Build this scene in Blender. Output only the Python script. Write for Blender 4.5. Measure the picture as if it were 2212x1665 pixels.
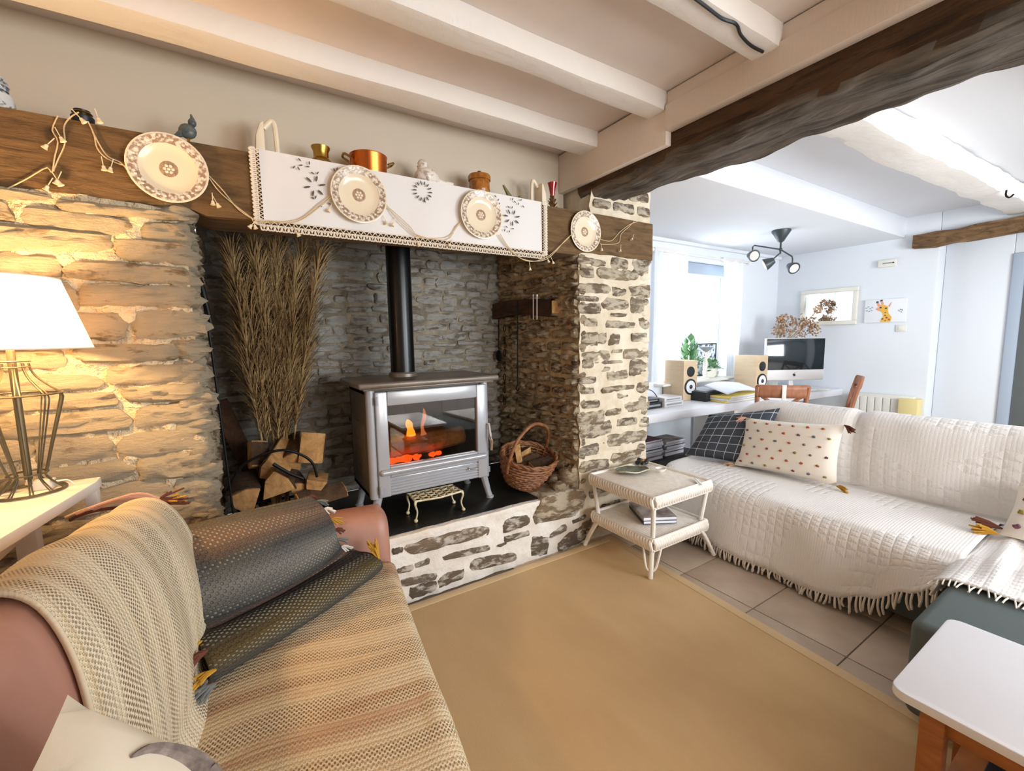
import bpy, bmesh, math, random
from mathutils import Vector, Matrix, noise
for o in list(bpy.data.objects): bpy.data.objects.remove(o)
C = bpy.context.scene.collection
V = Vector
PI = math.pi
# ------------------------------------------------------------------ camera
R = Matrix(((0.84597619,-0.07219676,0.52831043),(-0.53297763,-0.08457988,0.84189137),(-0.0160974,-0.9937977,-0.11003183)))
CAM = V((0,0,1.45)); F = 933.0; CX = 1106.0; CY = 832.5
cd = bpy.data.cameras.new('camera'); co = bpy.data.objects.new('camera', cd); C.objects.link(co)
cd.sensor_fit = 'HORIZONTAL'; cd.sensor_width = 36; cd.lens = 36*F/2212; cd.clip_start = .02
rx, uy, fz = R.col[0], -R.col[1], -R.col[2]
co.matrix_world = Matrix(((rx[0],uy[0],fz[0],CAM[0]),(rx[1],uy[1],fz[1],CAM[1]),(rx[2],uy[2],fz[2],CAM[2]),(0,0,0,1)))
bpy.context.scene.camera = co
def ray(u,v): return R @ V((u-CX, v-CY, F))
def onx(u,v,a): d=ray(u,v); return CAM+d*((a-CAM[0])/d[0])
def ony(u,v,a): d=ray(u,v); return CAM+d*((a-CAM[1])/d[1])
def onz(u,v,a): d=ray(u,v); return CAM+d*((a-CAM[2])/d[2])
# ------------------------------------------------------------------ light
sc = bpy.context.scene
sc.view_settings.view_transform='Standard'; sc.view_settings.look='None'; sc.view_settings.gamma=1; sc.view_settings.use_curve_mapping=False
sc.view_settings.exposure = 0.07
w = bpy.data.worlds.new('overcast_sky'); sc.world = w; w.use_nodes=True
w.node_tree.nodes['Background'].inputs[0].default_value=(.86,.93,1,1); w.node_tree.nodes['Background'].inputs[1].default_value=1.6
def area(name, loc, rot, sx, sy, power, col):
    l=bpy.data.lights.new(name,'AREA'); l.shape='RECTANGLE'; l.size=sx; l.size_y=sy; l.energy=power; l.color=col
    o=bpy.data.objects.new(name,l); C.objects.link(o); o.location=loc; o.rotation_euler=rot; return o
DAY=(.87,.95,1)
area('daylight_office_window',(4.62,3.62,1.62),(-PI/2,0,0),1.6,1.45,40,DAY)
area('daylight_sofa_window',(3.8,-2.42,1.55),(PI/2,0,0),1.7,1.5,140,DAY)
area('daylight_room_window',(1.85,-2.42,1.55),(PI/2,0,0),1.3,1.5,62,(1,.96,.91))

# ------------------------------------------------------------------ materials
def lin(c):
    r=[]
    for x in c[:3]:
        x=x/255.0; r.append(x/12.92 if x<=.04045 else ((x+.055)/1.055)**2.4)
    return (*r,1)
class N:
    def __init__(s,name):
        s.m=bpy.data.materials.new(name); s.m.use_nodes=True; s.t=s.m.node_tree; s.b=s.t.nodes['Principled BSDF']; s.out=s.t.nodes['Material Output']
    def n(s,typ,**k):
        x=s.t.nodes.new('ShaderNode'+typ)
        for a,b in k.items(): setattr(x,a,b)
        return x
    def l(s,a,b): s.t.links.new(a,b)
    def math(s,op,a,b=None,clamp=False):
        x=s.n('Math',operation=op); x.use_clamp=clamp
        for i,q in enumerate((a,b)):
            if q is None: continue
            if isinstance(q,(int,float)): x.inputs[i].default_value=q
            else: s.l(q,x.inputs[i])
        return x.outputs[0]
    def mix(s,fac,a,b,blend='MIX'):
        x=s.n('Mix',data_type='RGBA',blend_type=blend)
        for i,q in ((0,fac),(6,a),(7,b)):
            if isinstance(q,(int,float)): x.inputs[i].default_value=q
            elif isinstance(q,tuple): x.inputs[i].default_value=q
            else: s.l(q,x.inputs[i])
        return x.outputs[2]
    def coord(s,kind='Object',scale=(1,1,1)):
        c=s.n('TexCoord'); m=s.n('Mapping'); m.inputs['Scale'].default_value=scale
        s.l(c.outputs[kind],m.inputs['Vector']); return m.outputs[0]
    def noise(s,vec,scale,detail=4,rough=.55,dist=0):
        x=s.n('TexNoise'); x.inputs['Scale'].default_value=scale; x.inputs['Detail'].default_value=detail
        x.inputs['Roughness'].default_value=rough; x.inputs['Distortion'].default_value=dist
        s.l(vec,x.inputs['Vector']); return x.outputs[0]
    def ramp(s,fac,stops,interp='LINEAR'):
        x=s.n('ValToRGB'); cr=x.color_ramp; cr.interpolation=interp
        while len(cr.elements)<len(stops): cr.elements.new(.5)
        for e,(p,c) in zip(cr.elements,stops): e.position=p; e.color=c
        s.l(fac,x.inputs[0]); return x.outputs[0]
    def bump(s,h,strength=.4,dist=.01):
        x=s.n('Bump'); x.inputs['Strength'].default_value=strength; x.inputs['Distance'].default_value=dist
        s.l(h,x.inputs['Height']); s.l(x.outputs[0],s.b.inputs['Normal'])
    def col(s,c):
        if isinstance(c,tuple): s.b.inputs['Base Color'].default_value=c
        else: s.l(c,s.b.inputs['Base Color'])
def mat(name,c,rough=.6,metal=0,c2=None,ns=6,st=(1,1,1),lo=.35,hi=.65,bump=0,bs=60,bd=.004,rnd=0,detail=4,dist=0,spec=None,trans=0):
    m=N(name); m.b.inputs['Roughness'].default_value=rough; m.b.inputs['Metallic'].default_value=metal
    if spec is not None: m.b.inputs['Specular IOR Level'].default_value=spec
    col=lin(c); vec=m.coord('Object',st)
    if c2 is not None:
        col=m.ramp(m.noise(vec,ns,detail,.6,dist),[(lo,lin(c)),(hi,lin(c2))])
    if rnd:
        oi=m.n('ObjectInfo'); h=m.n('HueSaturation')
        v=m.math('MULTIPLY_ADD',oi.outputs['Random'],2*rnd); v.node.inputs[2].default_value=1-rnd
        m.l(v,h.inputs['Value'])
        if isinstance(col,tuple): h.inputs['Color'].default_value=col
        else: m.l(col,h.inputs['Color'])
        col=h.outputs[0]
    m.col(col)
    if bump: m.bump(m.noise(vec,bs,5,.6),bump,bd)
    return m.m
def stone_mat(name,cols,wash,washamt,bump=.7,bs=28):
    m=N(name); m.b.inputs['Roughness'].default_value=.9
    oi=m.n('ObjectInfo'); vec=m.coord('Object',(1,1,2.6))
    c=m.ramp(oi.outputs['Random'],[(i/(len(cols)-1),lin(q)) for i,q in enumerate(cols)])
    n1=m.noise(vec,22,6,.7,.4)
    c=m.mix(m.math('MULTIPLY',n1,.75),c,m.mix(1.0,c,lin((110,98,84)),'MULTIPLY'))
    n2=m.noise(vec,9,5,.65,.3)
    f=m.ramp(n2,[(.62-washamt*.45,(0,0,0,1)),(.72-washamt*.45,(1,1,1,1))])
    c=m.mix(f,c,lin(wash)); m.col(c)
    m.bump(m.math('ADD',m.noise(vec,bs,10,.75),m.math('MULTIPLY',m.noise(vec,9,4),.8)),bump,.05)
    return m.m
M={}
M['stone_l']=stone_mat('limewashed_stone',[(222,196,152),(178,148,106),(230,208,170),(200,172,130),(234,214,180)],(240,222,190),.62,1.0,24)
M['mort_l']=mat('lime_mortar',(234,216,184),.95,c2=(210,188,152),ns=7,bump=1,bs=22,bd=.05)
M['stone_r']=stone_mat('brown_stone',[(142,124,104),(168,148,122),(128,112,98),(182,156,124),(156,142,126),(196,176,146)],(222,208,184),.36)
M['mort_r']=mat('cream_mortar',(232,220,200),.95,c2=(212,194,166),ns=5,bump=.6,bs=30,bd=.012)
M['stone_b']=stone_mat('grey_washed_stone',[(236,230,216),(214,204,186),(244,240,230),(196,184,164),(228,220,204),(176,160,138)],(244,240,230),.5,1.0)
M['mort_b']=mat('sooty_joint',(104,94,80),.95,c2=(170,158,138),ns=6,bump=.8,bs=30,bd=.02)
M['stone_c']=stone_mat('smoke_stained_stone',[(216,182,140),(180,146,110),(228,200,160),(152,124,98),(208,182,150)],(238,216,182),.42,1.0)
M['mort_c']=mat('stained_mortar',(220,190,150),.95,c2=(180,150,116),ns=6,bump=.8,bs=30,bd=.02)
M['stone_h']=stone_mat('hearth_stone',[(150,132,112),(172,152,126),(134,120,106),(164,148,130)],(230,222,210),.28)
M['mort_h']=mat('white_mortar',(242,238,232),.95,c2=(226,216,202),ns=5,bump=.6,bs=30,bd=.012)
M['slab']=mat('black_slate',(22,22,22),.32,c2=(34,33,31),ns=9)
M['plaster']=mat('cream_plaster',(212,200,182),.95,bump=.15,bs=30)
M['white']=mat('white_plaster',(234,238,244),.95,bump=.15,bs=22)
M['ceil']=mat('ceiling_plaster',(226,214,206),.95,c2=(218,206,198),ns=2,bump=.12,bs=20)
M['ceilw']=mat('office_ceiling',(234,236,242),.95,bump=.12,bs=20)
M['joist']=mat('painted_joist',(236,230,224),.75,bump=.35,bs=14,bd=.015)
M['fascia']=mat('painted_board',(234,220,208),.7,bump=.3,bs=20,st=(4,4,.8),bd=.006)
def wood(name,a,b,st,ns=5,rough=.7,bump=.5,bs=16,bd=.012,c3=None):
    m=N(name); m.b.inputs['Roughness'].default_value=rough
    vec=m.coord('Object',st); n=m.noise(vec,ns,7,.65,.6)
    stops=[(.3,lin(a)),(.68,lin(b))]
    if c3: stops=[(.28,lin(a)),(.5,lin(b)),(.72,lin(c3))]
    m.col(m.ramp(n,stops)); m.bump(m.noise(vec,bs,8,.7,.5),bump,bd); return m.m
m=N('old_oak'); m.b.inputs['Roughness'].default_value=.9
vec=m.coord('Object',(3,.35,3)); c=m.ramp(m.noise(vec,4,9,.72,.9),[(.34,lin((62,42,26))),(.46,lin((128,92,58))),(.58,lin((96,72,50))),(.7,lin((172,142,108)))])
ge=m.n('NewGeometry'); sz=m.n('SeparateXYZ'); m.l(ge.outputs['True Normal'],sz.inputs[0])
und_light=m.math('MULTIPLY',m.math('LESS_THAN',sz.outputs[2],-.5),.7); c=m.mix(und_light,c,m.ramp(m.noise(vec,6,9,.75,.9),[(.36,lin((70,64,56))),(.5,lin((136,126,114))),(.66,lin((176,164,150)))]))  # cool daylight on the underside, painted in as grey on down-facing faces
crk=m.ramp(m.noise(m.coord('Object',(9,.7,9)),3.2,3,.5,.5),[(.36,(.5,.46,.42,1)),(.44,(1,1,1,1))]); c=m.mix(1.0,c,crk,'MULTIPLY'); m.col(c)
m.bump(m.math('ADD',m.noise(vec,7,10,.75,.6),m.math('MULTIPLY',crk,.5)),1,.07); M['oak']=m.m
M['mantel']=wood('mantel_oak',(66,46,26),(128,98,62),(.5,3,3),5,.75,.8,12,.03,(84,60,34))
M['oakfar']=wood('lintel_oak',(92,64,42),(186,144,100),(3,.8,3),7,.9,1,12,.05)
M['chairwood']=wood('chair_beech',(150,94,66),(182,122,90),(6,6,1.2),4,.45,.1)
M['tablewood']=wood('table_pine',(132,76,30),(176,108,48),(1,1,6),4,.5,.15)
M['split']=wood('split_wood',(150,104,58),(212,164,104),(6,6,6),3,.85,.6,18,.008)
M['bark']=wood('log_bark',(58,40,26),(104,78,54),(4,4,4),5,.95,1,16,.015)
M['darkwood']=wood('smoked_timber',(42,28,18),(96,62,36),(3,.8,3),4,.8,.6,16,.012)
M['speaker']=wood('maple_veneer',(208,180,146),(226,202,168),(1,1,8),2.5,.5,.03)
M['rug']=mat('jute_rug',(214,182,136),.95,c2=(202,168,122),ns=2,st=(1,.4,1),bump=.5,bs=260,bd=.003)
M['hem']=mat('rug_hem',(222,194,152),.95,bump=.4,bs=200,bd=.002)
M['tile']=mat('floor_tile',(202,184,164),.42,c2=(186,166,146),ns=4,bump=.05,bs=10)
M['grout']=mat('tile_grout',(128,112,98),.9)
M['iron']=mat('black_iron',(20,19,18),.5,.6)
M['flue']=mat('black_enamel_pipe',(16,17,18),.28,.2)
M['stove']=mat('grey_enamel',(172,174,180),.22,.1,spec=.7)
M['stovetop']=mat('stove_top_cast',(128,118,108),.35,.2,c2=(108,96,84),ns=5)
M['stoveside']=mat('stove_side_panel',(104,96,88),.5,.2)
M['dark']=mat('dark_void',(12,11,10),.8)
M['firebrick']=mat('sooty_firebrick',(70,58,48),.95,c2=(44,38,33),ns=8,bump=.5,bs=20)
M['chrome']=mat('chrome',(225,222,215),.15,1)
M['brass']=mat('brass',(168,134,66),.3,1)
M['copper']=mat('copper',(206,112,52),.28,1)
M['antique']=mat('antique_brass',(232,222,192),.5,.2,c2=(190,176,136),ns=20)
M['leather']=mat('mauve_leather',(184,136,118),.45,c2=(170,122,104),ns=5,bump=.15,bs=120,bd=.002)
M['greyfab']=mat('grey_green_fabric',(92,102,102),.95,bump=.4,bs=300,bd=.002)
M['paint']=mat('white_paint',(240,236,228),.4)
M['tablewhite']=mat('white_laminate',(234,234,240),.35)
M['wicker']=mat('white_wicker',(250,244,236),.7,c2=(242,232,220),ns=30,bump=.3,bs=90,bd=.003)
M['willow']=mat('brown_willow',(150,100,62),.6,c2=(112,70,42),ns=25,rnd=.15,bump=.3,bs=60,bd=.003)
M['ceramic']=mat('cream_ceramic',(240,224,196),.18,spec=.6)
M['platerim']=mat('taupe_transfer_print',(232,222,206),.22,c2=(160,132,112),ns=60,lo=.42,hi=.55,detail=3)
M['platedark']=mat('brown_print',(142,108,84),.3,c2=(190,160,132),ns=90)
M['linen']=mat('white_linen',(234,230,228),.9,bump=.2,bs=240,bd=.002)
M['lace']=mat('crochet_lace',(240,228,212),.9)
M['eyelet']=mat('eyelet_shadow',(96,88,80),.95)
M['wire']=mat('jute_wire',(214,190,150),.8)
M['bell']=mat('cream_bell',(244,226,190),.6)
M['ironwhite']=mat('white_painted_iron',(242,226,200),.5)
M['stag']=mat('stag_print',(150,136,128),.9,c2=(110,98,92),ns=60)
M['bluewhite']=mat('blue_white_glaze',(222,226,228),.25,c2=(70,90,112),ns=22,lo=.5,hi=.58)
M['bluebird']=mat('blue_grey_glaze',(60,74,84),.4,c2=(112,118,112),ns=40)
M['chintz']=mat('chintz_ceramic',(240,228,216),.3,c2=(178,160,152),ns=40,lo=.5,hi=.62)
M['amber']=wood('amber_glazed_wood',(120,66,18),(196,126,52),(4,4,4),6,.25,.05)
M['green']=mat('olive_glaze',(122,116,74),.35)
M['red']=mat('ruby_glass',(150,12,18),.12,spec=.8)
M['cone']=mat('pine_cone_brass',(110,78,44),.45,.4)
M['plant']=mat('green_leaf',(58,112,62),.5,c2=(104,150,88),ns=18)
M['dryleaf']=mat('dried_petal',(214,178,144),.9,c2=(166,128,98),ns=14,rnd=.2)
M['pampas']=mat('pampas_plume',(176,148,104),.95,c2=(134,106,68),ns=5)
M['straw']=mat('straw_stem',(190,158,108),.8,c2=(150,120,76),ns=14)
M['black']=mat('black_plastic',(28,30,34),.4)
M['screen']=mat('dark_screen',(20,34,40),.08,spec=.8)
M['alu']=mat('silver_aluminium',(226,222,222),.35,.3)
M['grey']=mat('grey_plastic',(150,154,160),.5)
M['coneS']=mat('speaker_cone',(232,234,238),.5)
M['paper']=mat('paper',(232,234,246),.9)
M['yellow']=mat('yellow_folder',(240,216,120),.8)
M['cover1']=mat('magazine_cover',(196,190,184),.5,c2=(120,100,96),ns=9)
M['cover2']=mat('maroon_cover',(120,74,78),.5)
M['cover3']=mat('dark_cover',(52,52,58),.5)
M['rad']=mat('radiator_enamel',(238,236,226),.4)
M['cream']=mat('cream_panel',(240,222,158),.6)
M['frame']=mat('ivory_frame',(238,234,222),.4)
M['canvas']=mat('white_canvas',(244,245,248),.9)
M['giraffe']=mat('giraffe_yellow',(240,188,84),.9)
M['gbrown']=mat('giraffe_brown',(150,96,58),.9)
M['gpink']=mat('giraffe_pink',(238,168,140),.9)
M['leafgrey']=mat('blue_grey_leaf',(128,140,152),.9)
M['door']=mat('grey_green_door',(106,110,108),.6)
M['jamb']=mat('blue_grey_jamb',(176,188,204),.7)
M['lampmetal']=mat('pewter_wire',(98,92,74),.45,.5)
M['lightmetal']=mat('charcoal_metal',(70,78,82),.4,.3)
M['mustard']=mat('mustard_wool',(196,146,48),.95)
M['brownwool']=mat('brown_wool',(104,58,42),.95)
M['greywool']=mat('grey_wool',(116,118,116),.95)
M['cotton']=mat('white_cotton_fringe',(226,216,204),.95)
M['tassel']=mat('tan_tassel',(196,160,128),.95)
M['pinkwool']=mat('pink_wool',(216,166,146),.95)
M['stone_art']=mat('sea_green_ceramic',(112,122,108),.3,c2=(66,72,66),ns=18)
for nm,c in (('plum',(112,70,84)),('rust',(176,92,62)),('olive',(150,134,66)),('slate',(108,112,112))): M['pom_'+nm]=mat('pompom_'+nm,c,.95)
m=N('mirror_glass'); m.b.inputs['Metallic'].default_value=1; m.b.inputs['Roughness'].default_value=.02; m.col((.9,.93,.95,1)); M['mirror']=m.m
def emis(name,c,s):
    m=N(name); e=m.n('Emission'); e.inputs[0].default_value=lin(c); e.inputs[1].default_value=s; m.l(e.outputs[0],m.out.inputs[0]); return m.m
M['flame']=emis('flame',(255,130,24),5); M['flame2']=emis('pale_flame',(255,150,96),1.1); M['ember']=emis('ember',(255,66,16),5); M['bulb']=emis('lit_bulb',(255,214,150),12)
M['disc']=emis('lit_disc',(255,250,244),1.0)
def glassy(name,tint,mixf,rough=.02):
    m=N(name); tr=m.n('BsdfTransparent'); tr.inputs[0].default_value=tint; g=m.n('BsdfGlossy'); g.inputs['Roughness'].default_value=rough
    mx=m.n('MixShader'); mx.inputs[0].default_value=mixf; m.l(tr.outputs[0],mx.inputs[1]); m.l(g.outputs[0],mx.inputs[2]); m.l(mx.outputs[0],m.out.inputs[0]); return m.m
M['stoveglass']=glassy('smoked_stove_glass',(.72,.66,.6,1),.13); M['pane']=glassy('window_pane',(.97,.98,1,1),.04)
m=N('lamp_shade'); d=m.n('BsdfDiffuse'); d.inputs[0].default_value=lin((250,226,200)); t=m.n('BsdfTranslucent'); t.inputs[0].default_value=lin((255,232,206))
mx=m.n('MixShader'); mx.inputs[0].default_value=.38; m.l(d.outputs[0],mx.inputs[1]); m.l(t.outputs[0],mx.inputs[2]); m.l(mx.outputs[0],m.out.inputs[0]); M['shade']=m.m
m=N('sheer_voile'); d=m.n('BsdfDiffuse'); d.inputs[0].default_value=lin((244,246,250)); t=m.n('BsdfTranslucent'); t.inputs[0].default_value=lin((244,248,252)); tr=m.n('BsdfTransparent')
mx=m.n('MixShader'); mx.inputs[0].default_value=.3; m.l(d.outputs[0],mx.inputs[1]); m.l(t.outputs[0],mx.inputs[2])
mx2=m.n('MixShader'); mx2.inputs[0].default_value=.12; m.l(mx.outputs[0],mx2.inputs[1]); m.l(tr.outputs[0],mx2.inputs[2]); m.l(mx2.outputs[0],m.out.inputs[0]); M['sheer']=m.m
def knit(name,stops,dot,p,q,rowscale,thr=.5,uvamt=.25,dotamt=.8,bumps=.8,absolute=None):
    m=N(name); m.b.inputs['Roughness'].default_value=.95
    tc=m.n('TexCoord'); sp=m.n('SeparateXYZ'); m.l(tc.outputs['UV'],sp.inputs[0]); U,Vv=sp.outputs[0],sp.outputs[1]
    cb=m.n('CombineXYZ'); m.l(m.math('MULTIPLY',U,uvamt),cb.inputs[0]); m.l(Vv,cb.inputs[1])
    n=m.noise(cb.outputs[0],rowscale,3,.6)
    col=m.ramp(n if not absolute else m.math('MULTIPLY',Vv,1/absolute),stops)
    cb2=m.n('CombineXYZ'); m.l(m.math('MULTIPLY',U,uvamt*.6),cb2.inputs[0]); m.l(m.math('ADD',Vv,7.3),cb2.inputs[1])
    rowm=m.ramp(m.noise(cb2.outputs[0],rowscale*1.7,2,.5),[(thr-.06,(0,0,0,1)),(thr+.06,(1,1,1,1))])
    k=2*PI
    su=m.math('SINE',m.math('MULTIPLY',U,k/p)); sv=m.math('SINE',m.math('MULTIPLY',Vv,k/q))
    pr=m.math('MULTIPLY',su,sv); d=m.ramp(pr,[(.12,(0,0,0,1)),(.5,(1,1,1,1))])
    fz=m.noise(m.coord('UV'),150,2,.5)
    dd=m.math('MULTIPLY',m.math('MULTIPLY',d,rowm),dotamt)
    col=m.mix(dd,col,lin(dot)); col=m.mix(m.math('MULTIPLY',fz,.35),col,m.mix(1,col,(.6,.55,.5,1),'MULTIPLY'))
    m.col(col)
    h=m.math('SUBTRACT',m.math('ADD',m.math('MULTIPLY',sv,.25),m.math('MULTIPLY',fz,.5)),d)
    m.bump(h,bumps,.004); return m.m
M['crochet']=knit('cream_crochet',[(.3,lin((214,178,120))),(.42,lin((236,214,178))),(.55,lin((232,206,166))),(.66,lin((208,168,132))),(.78,lin((238,216,176)))],(104,64,40),.0125,.015,8,.53,.12,.8)
M['crochet2']=knit('pale_crochet',[(.3,lin((222,196,146))),(.45,lin((236,220,190))),(.6,lin((228,208,176))),(.75,lin((240,222,186)))],(88,60,40),.0105,.0125,9,.53,.12)
M['knitdark']=knit('dark_striped_knit',[(0,lin((40,42,42))),(.14,lin((74,76,76))),(.26,lin((86,70,34))),(.36,lin((44,40,36))),(.45,lin((92,70,58))),(.53,lin((60,62,62))),(.61,lin((118,116,110))),(.68,lin((70,70,68))),(.75,lin((128,96,72))),(.83,lin((96,90,78))),(.92,lin((104,94,70))),(1,lin((150,128,88)))],(196,188,166),.020,.0125,11,.55,.12,.5,1.0,.62)
m=N('check_cotton'); m.b.inputs['Roughness'].default_value=.9
tc=m.n('TexCoord'); sp=m.n('SeparateXYZ'); m.l(tc.outputs['UV'],sp.inputs[0])
def line(x,p,wd):
    f=m.math('FRACT',m.math('MULTIPLY',x,1/p)); return m.math('LESS_THAN',f,wd)
g=m.math('MAXIMUM',line(sp.outputs[0],.072,.05),line(sp.outputs[1],.058,.06))
m.col(m.mix(g,lin((62,68,78)),lin((196,200,204)))); m.bump(m.noise(m.coord('UV'),300,2),.3,.002); M['check']=m.m
m=N('white_cotton_throw'); m.b.inputs['Roughness'].default_value=.95
tc=m.n('TexCoord'); sp=m.n('SeparateXYZ'); m.l(tc.outputs['UV'],sp.inputs[0])
def sq(x,p): return m.math('ABSOLUTE',m.math('SINE',m.math('MULTIPLY',x,PI/p)))
blk=m.math('LESS_THAN',m.noise(m.coord('UV',(1,1,1)),2.6,1),.5)
h=m.math('MINIMUM',sq(sp.outputs[0],.045),sq(sp.outputs[1],.045)); h2=sq(sp.outputs[1],.012)
hh=m.math('ADD',m.math('MULTIPLY',h,blk),m.math('MULTIPLY',h2,.14)); m.bump(m.math('ADD',hh,m.math('MULTIPLY',m.noise(m.coord('UV'),220,2),.4)),.6,.006)
m.col(lin((240,236,233))); M['throw']=m.m
M['cotcush']=mat('cream_cotton',(240,231,218),.9,bump=.25,bs=180,bd=.002)
M['stagcush']=mat('white_cushion_cotton',(240,228,206),.9,bump=.2,bs=200,bd=.002)

# ------------------------------------------------------------------ geometry helpers
OFF={}
class MB:
    def __init__(s): s.v=[]; s.f=[]; s.uv={}
    def add(s,vs,fs,uv=None):
        b=len(s.v); s.v+=[V(x) for x in vs]; s.f+=[tuple(i+b for i in f) for f in fs]
        if uv:
            for i,q in enumerate(uv): s.uv[b+i]=q
        return s
    def box(s,c,d,rot=None):
        hx,hy,hz=d[0]/2,d[1]/2,d[2]/2; vs=[]
        for z in (-hz,hz):
            for x,y in ((-hx,-hy),(hx,-hy),(hx,hy),(-hx,hy)):
                q=V((x,y,z)); vs.append((rot@q if rot else q)+V(c))
        return s.add(vs,[(3,2,1,0),(4,5,6,7),(0,1,5,4),(1,2,6,5),(2,3,7,6),(3,0,4,7)])
    def bb(s,x0,x1,y0,y1,z0,z1): return s.box(((x0+x1)/2,(y0+y1)/2,(z0+z1)/2),(x1-x0,y1-y0,z1-z0))
    def tube(s,pts,r,seg=8,cap=True,closed=False):
        pts=[V(p) for p in pts]; n=len(pts); rs=r if isinstance(r,(list,tuple)) else [r]*n
        t=[]
        for i in range(n):
            a=pts[(i-1)%n] if (closed or i>0) else pts[i]; b=pts[(i+1)%n] if (closed or i<n-1) else pts[i]
            d=b-a; t.append(d.normalized() if d.length>1e-9 else V((0,0,1)))
        up=V((0,0,1)) if abs(t[0].z)<.9 else V((1,0,0))
        nx=t[0].cross(up).normalized(); vs=[]
        for i in range(n):
            nx=(nx-t[i]*nx.dot(t[i]))
            nx=nx.normalized() if nx.length>1e-6 else t[i].orthogonal().normalized()
            ny=t[i].cross(nx)
            for k in range(seg):
                a=2*PI*k/seg; vs.append(pts[i]+(nx*math.cos(a)+ny*math.sin(a))*rs[i])
        fs=[]
        for i in range(n if closed else n-1):
            j=(i+1)%n
            for k in range(seg): fs.append((i*seg+k,i*seg+(k+1)%seg,j*seg+(k+1)%seg,j*seg+k))
        if cap and not closed: fs+= [tuple(range(seg-1,-1,-1)),tuple((n-1)*seg+k for k in range(seg))]
        return s.add(vs,fs)
    def lathe(s,prof,c,seg=24,rot=None,sx=1,sy=1):
        vs=[];fs=[];n=len(prof)
        for r,z in prof:
            for k in range(seg):
                a=2*PI*k/seg; q=V((r*sx*math.cos(a),r*sy*math.sin(a),z)); vs.append((rot@q if rot else q)+V(c))
        for i in range(n-1):
            for k in range(seg): fs.append((i*seg+k,i*seg+(k+1)%seg,(i+1)*seg+(k+1)%seg,(i+1)*seg+k))
        if prof[0][0]>1e-4: fs.append(tuple(range(seg-1,-1,-1)))
        if prof[-1][0]>1e-4: fs.append(tuple((n-1)*seg+k for k in range(seg)))
        return s.add(vs,fs)
    def prism(s,poly,o,ax,ay,d):
        o,ax,ay,d=V(o),V(ax),V(ay),V(d); n=len(poly)
        a=[o+ax*p[0]+ay*p[1] for p in poly]; b=[p+d for p in a]
        return s.add(a+b,[tuple(range(n-1,-1,-1)),tuple(range(n,2*n))]+[(i,(i+1)%n,n+(i+1)%n,n+i) for i in range(n)])
    def grid(s,fn,nu,nv,uvs=(1,1),cu=False):
        vs=[];uv=[];fs=[]
        for j in range(nv+1):
            for i in range(nu+1): vs.append(fn(i/nu,j/nv)); uv.append((i/nu*uvs[0],j/nv*uvs[1]))
        for j in range(nv):
            for i in range(nu):
                a=j*(nu+1)+i; fs.append((a,a+1,a+nu+2,a+nu+1))
        return s.add(vs,fs,uv)
    def blob(s,c,r,seg=10,rings=7,amp=0,seed=0,rot=None,fr=1.5):
        vs=[];fs=[]
        for i in range(rings+1):
            ph=PI*i/rings
            for k in range(seg):
                a=2*PI*k/seg; d=V((math.sin(ph)*math.cos(a),math.sin(ph)*math.sin(a),math.cos(ph)))
                q=1+amp*noise.noise(d*fr+V((seed*3.1,seed*1.7,seed)))
                d=V((d.x*r[0],d.y*r[1],d.z*r[2]))*q
                vs.append((rot@d if rot else d)+V(c))
        for i in range(rings):
            for k in range(seg): fs.append((i*seg+k,(i+1)*seg+k,(i+1)*seg+(k+1)%seg,i*seg+(k+1)%seg))
        return s.add(vs,fs)
    def build(s,name,m,parent=None,bev=0,seg=2,smooth=35,weld=0,solid=0,sub=0,base=True,kind=None):
        off=OFF.get(parent.name,V()) if parent else None
        me=bpy.data.meshes.new(name)
        if parent is None:
            if base:
                lo=V((min(v.x for v in s.v),min(v.y for v in s.v),min(v.z for v in s.v))); hi=V((max(v.x for v in s.v),max(v.y for v in s.v),0))
                off=V(((lo.x+hi.x)/2,(lo.y+hi.y)/2,lo.z))
            else: off=V()
        me.from_pydata([v-off for v in s.v],[],s.f)
        if s.uv:
            ul=me.uv_layers.new(name='UVMap')
            for lp in me.loops: ul.data[lp.index].uv=s.uv.get(lp.vertex_index,(0,0))
        bm=bmesh.new(); bm.from_mesh(me)
        if weld or s.uv: bmesh.ops.remove_doubles(bm,verts=bm.verts,dist=weld or 1e-5)
        bmesh.ops.recalc_face_normals(bm,faces=bm.faces)
        if bev:
            ed=[e for e in bm.edges if len(e.link_faces)==2 and e.calc_face_angle(0)>.6]
            bmesh.ops.bevel(bm,geom=ed,offset=bev,segments=seg,profile=.5,affect='EDGES',clamp_overlap=True)
        bm.to_mesh(me); bm.free()
        if smooth:
            me.polygons.foreach_set('use_smooth',[True]*len(me.polygons)); me.set_sharp_from_angle(angle=math.radians(smooth))
        me.materials.append(M[m] if isinstance(m,str) else m)
        o=bpy.data.objects.new(name,me); C.objects.link(o)
        if parent: o.parent=parent; OFF[o.name]=off
        else: o.location=off; OFF[o.name]=off
        if solid:
            q=o.modifiers.new('solid','SOLIDIFY'); q.thickness=solid; q.offset=0
        if sub: o.modifiers.new('sub','SUBSURF').levels=sub; o.modifiers['sub'].render_levels=sub
        if kind: o['kind']=kind
        return o
def tag(o,label,cat,group=None):
    o['label']=label; o['category']=cat
    if group: o['group']=group
    return o
def thing(name,label,cat,loc,group=None):
    o=bpy.data.objects.new(name,None); C.objects.link(o); o.location=loc; o.empty_display_size=.05; OFF[o.name]=V(loc); return tag(o,label,cat,group)
def loc_thing(name,label,cat,loc,rz=0,group=None):      # children in local coordinates
    o=thing(name,label,cat,loc,group); o.rotation_euler=(0,0,rz); OFF[o.name]=V(); return o
def struct(o,label=None):
    o['kind']='structure'
    if label: o['label']=label
    return o
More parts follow.
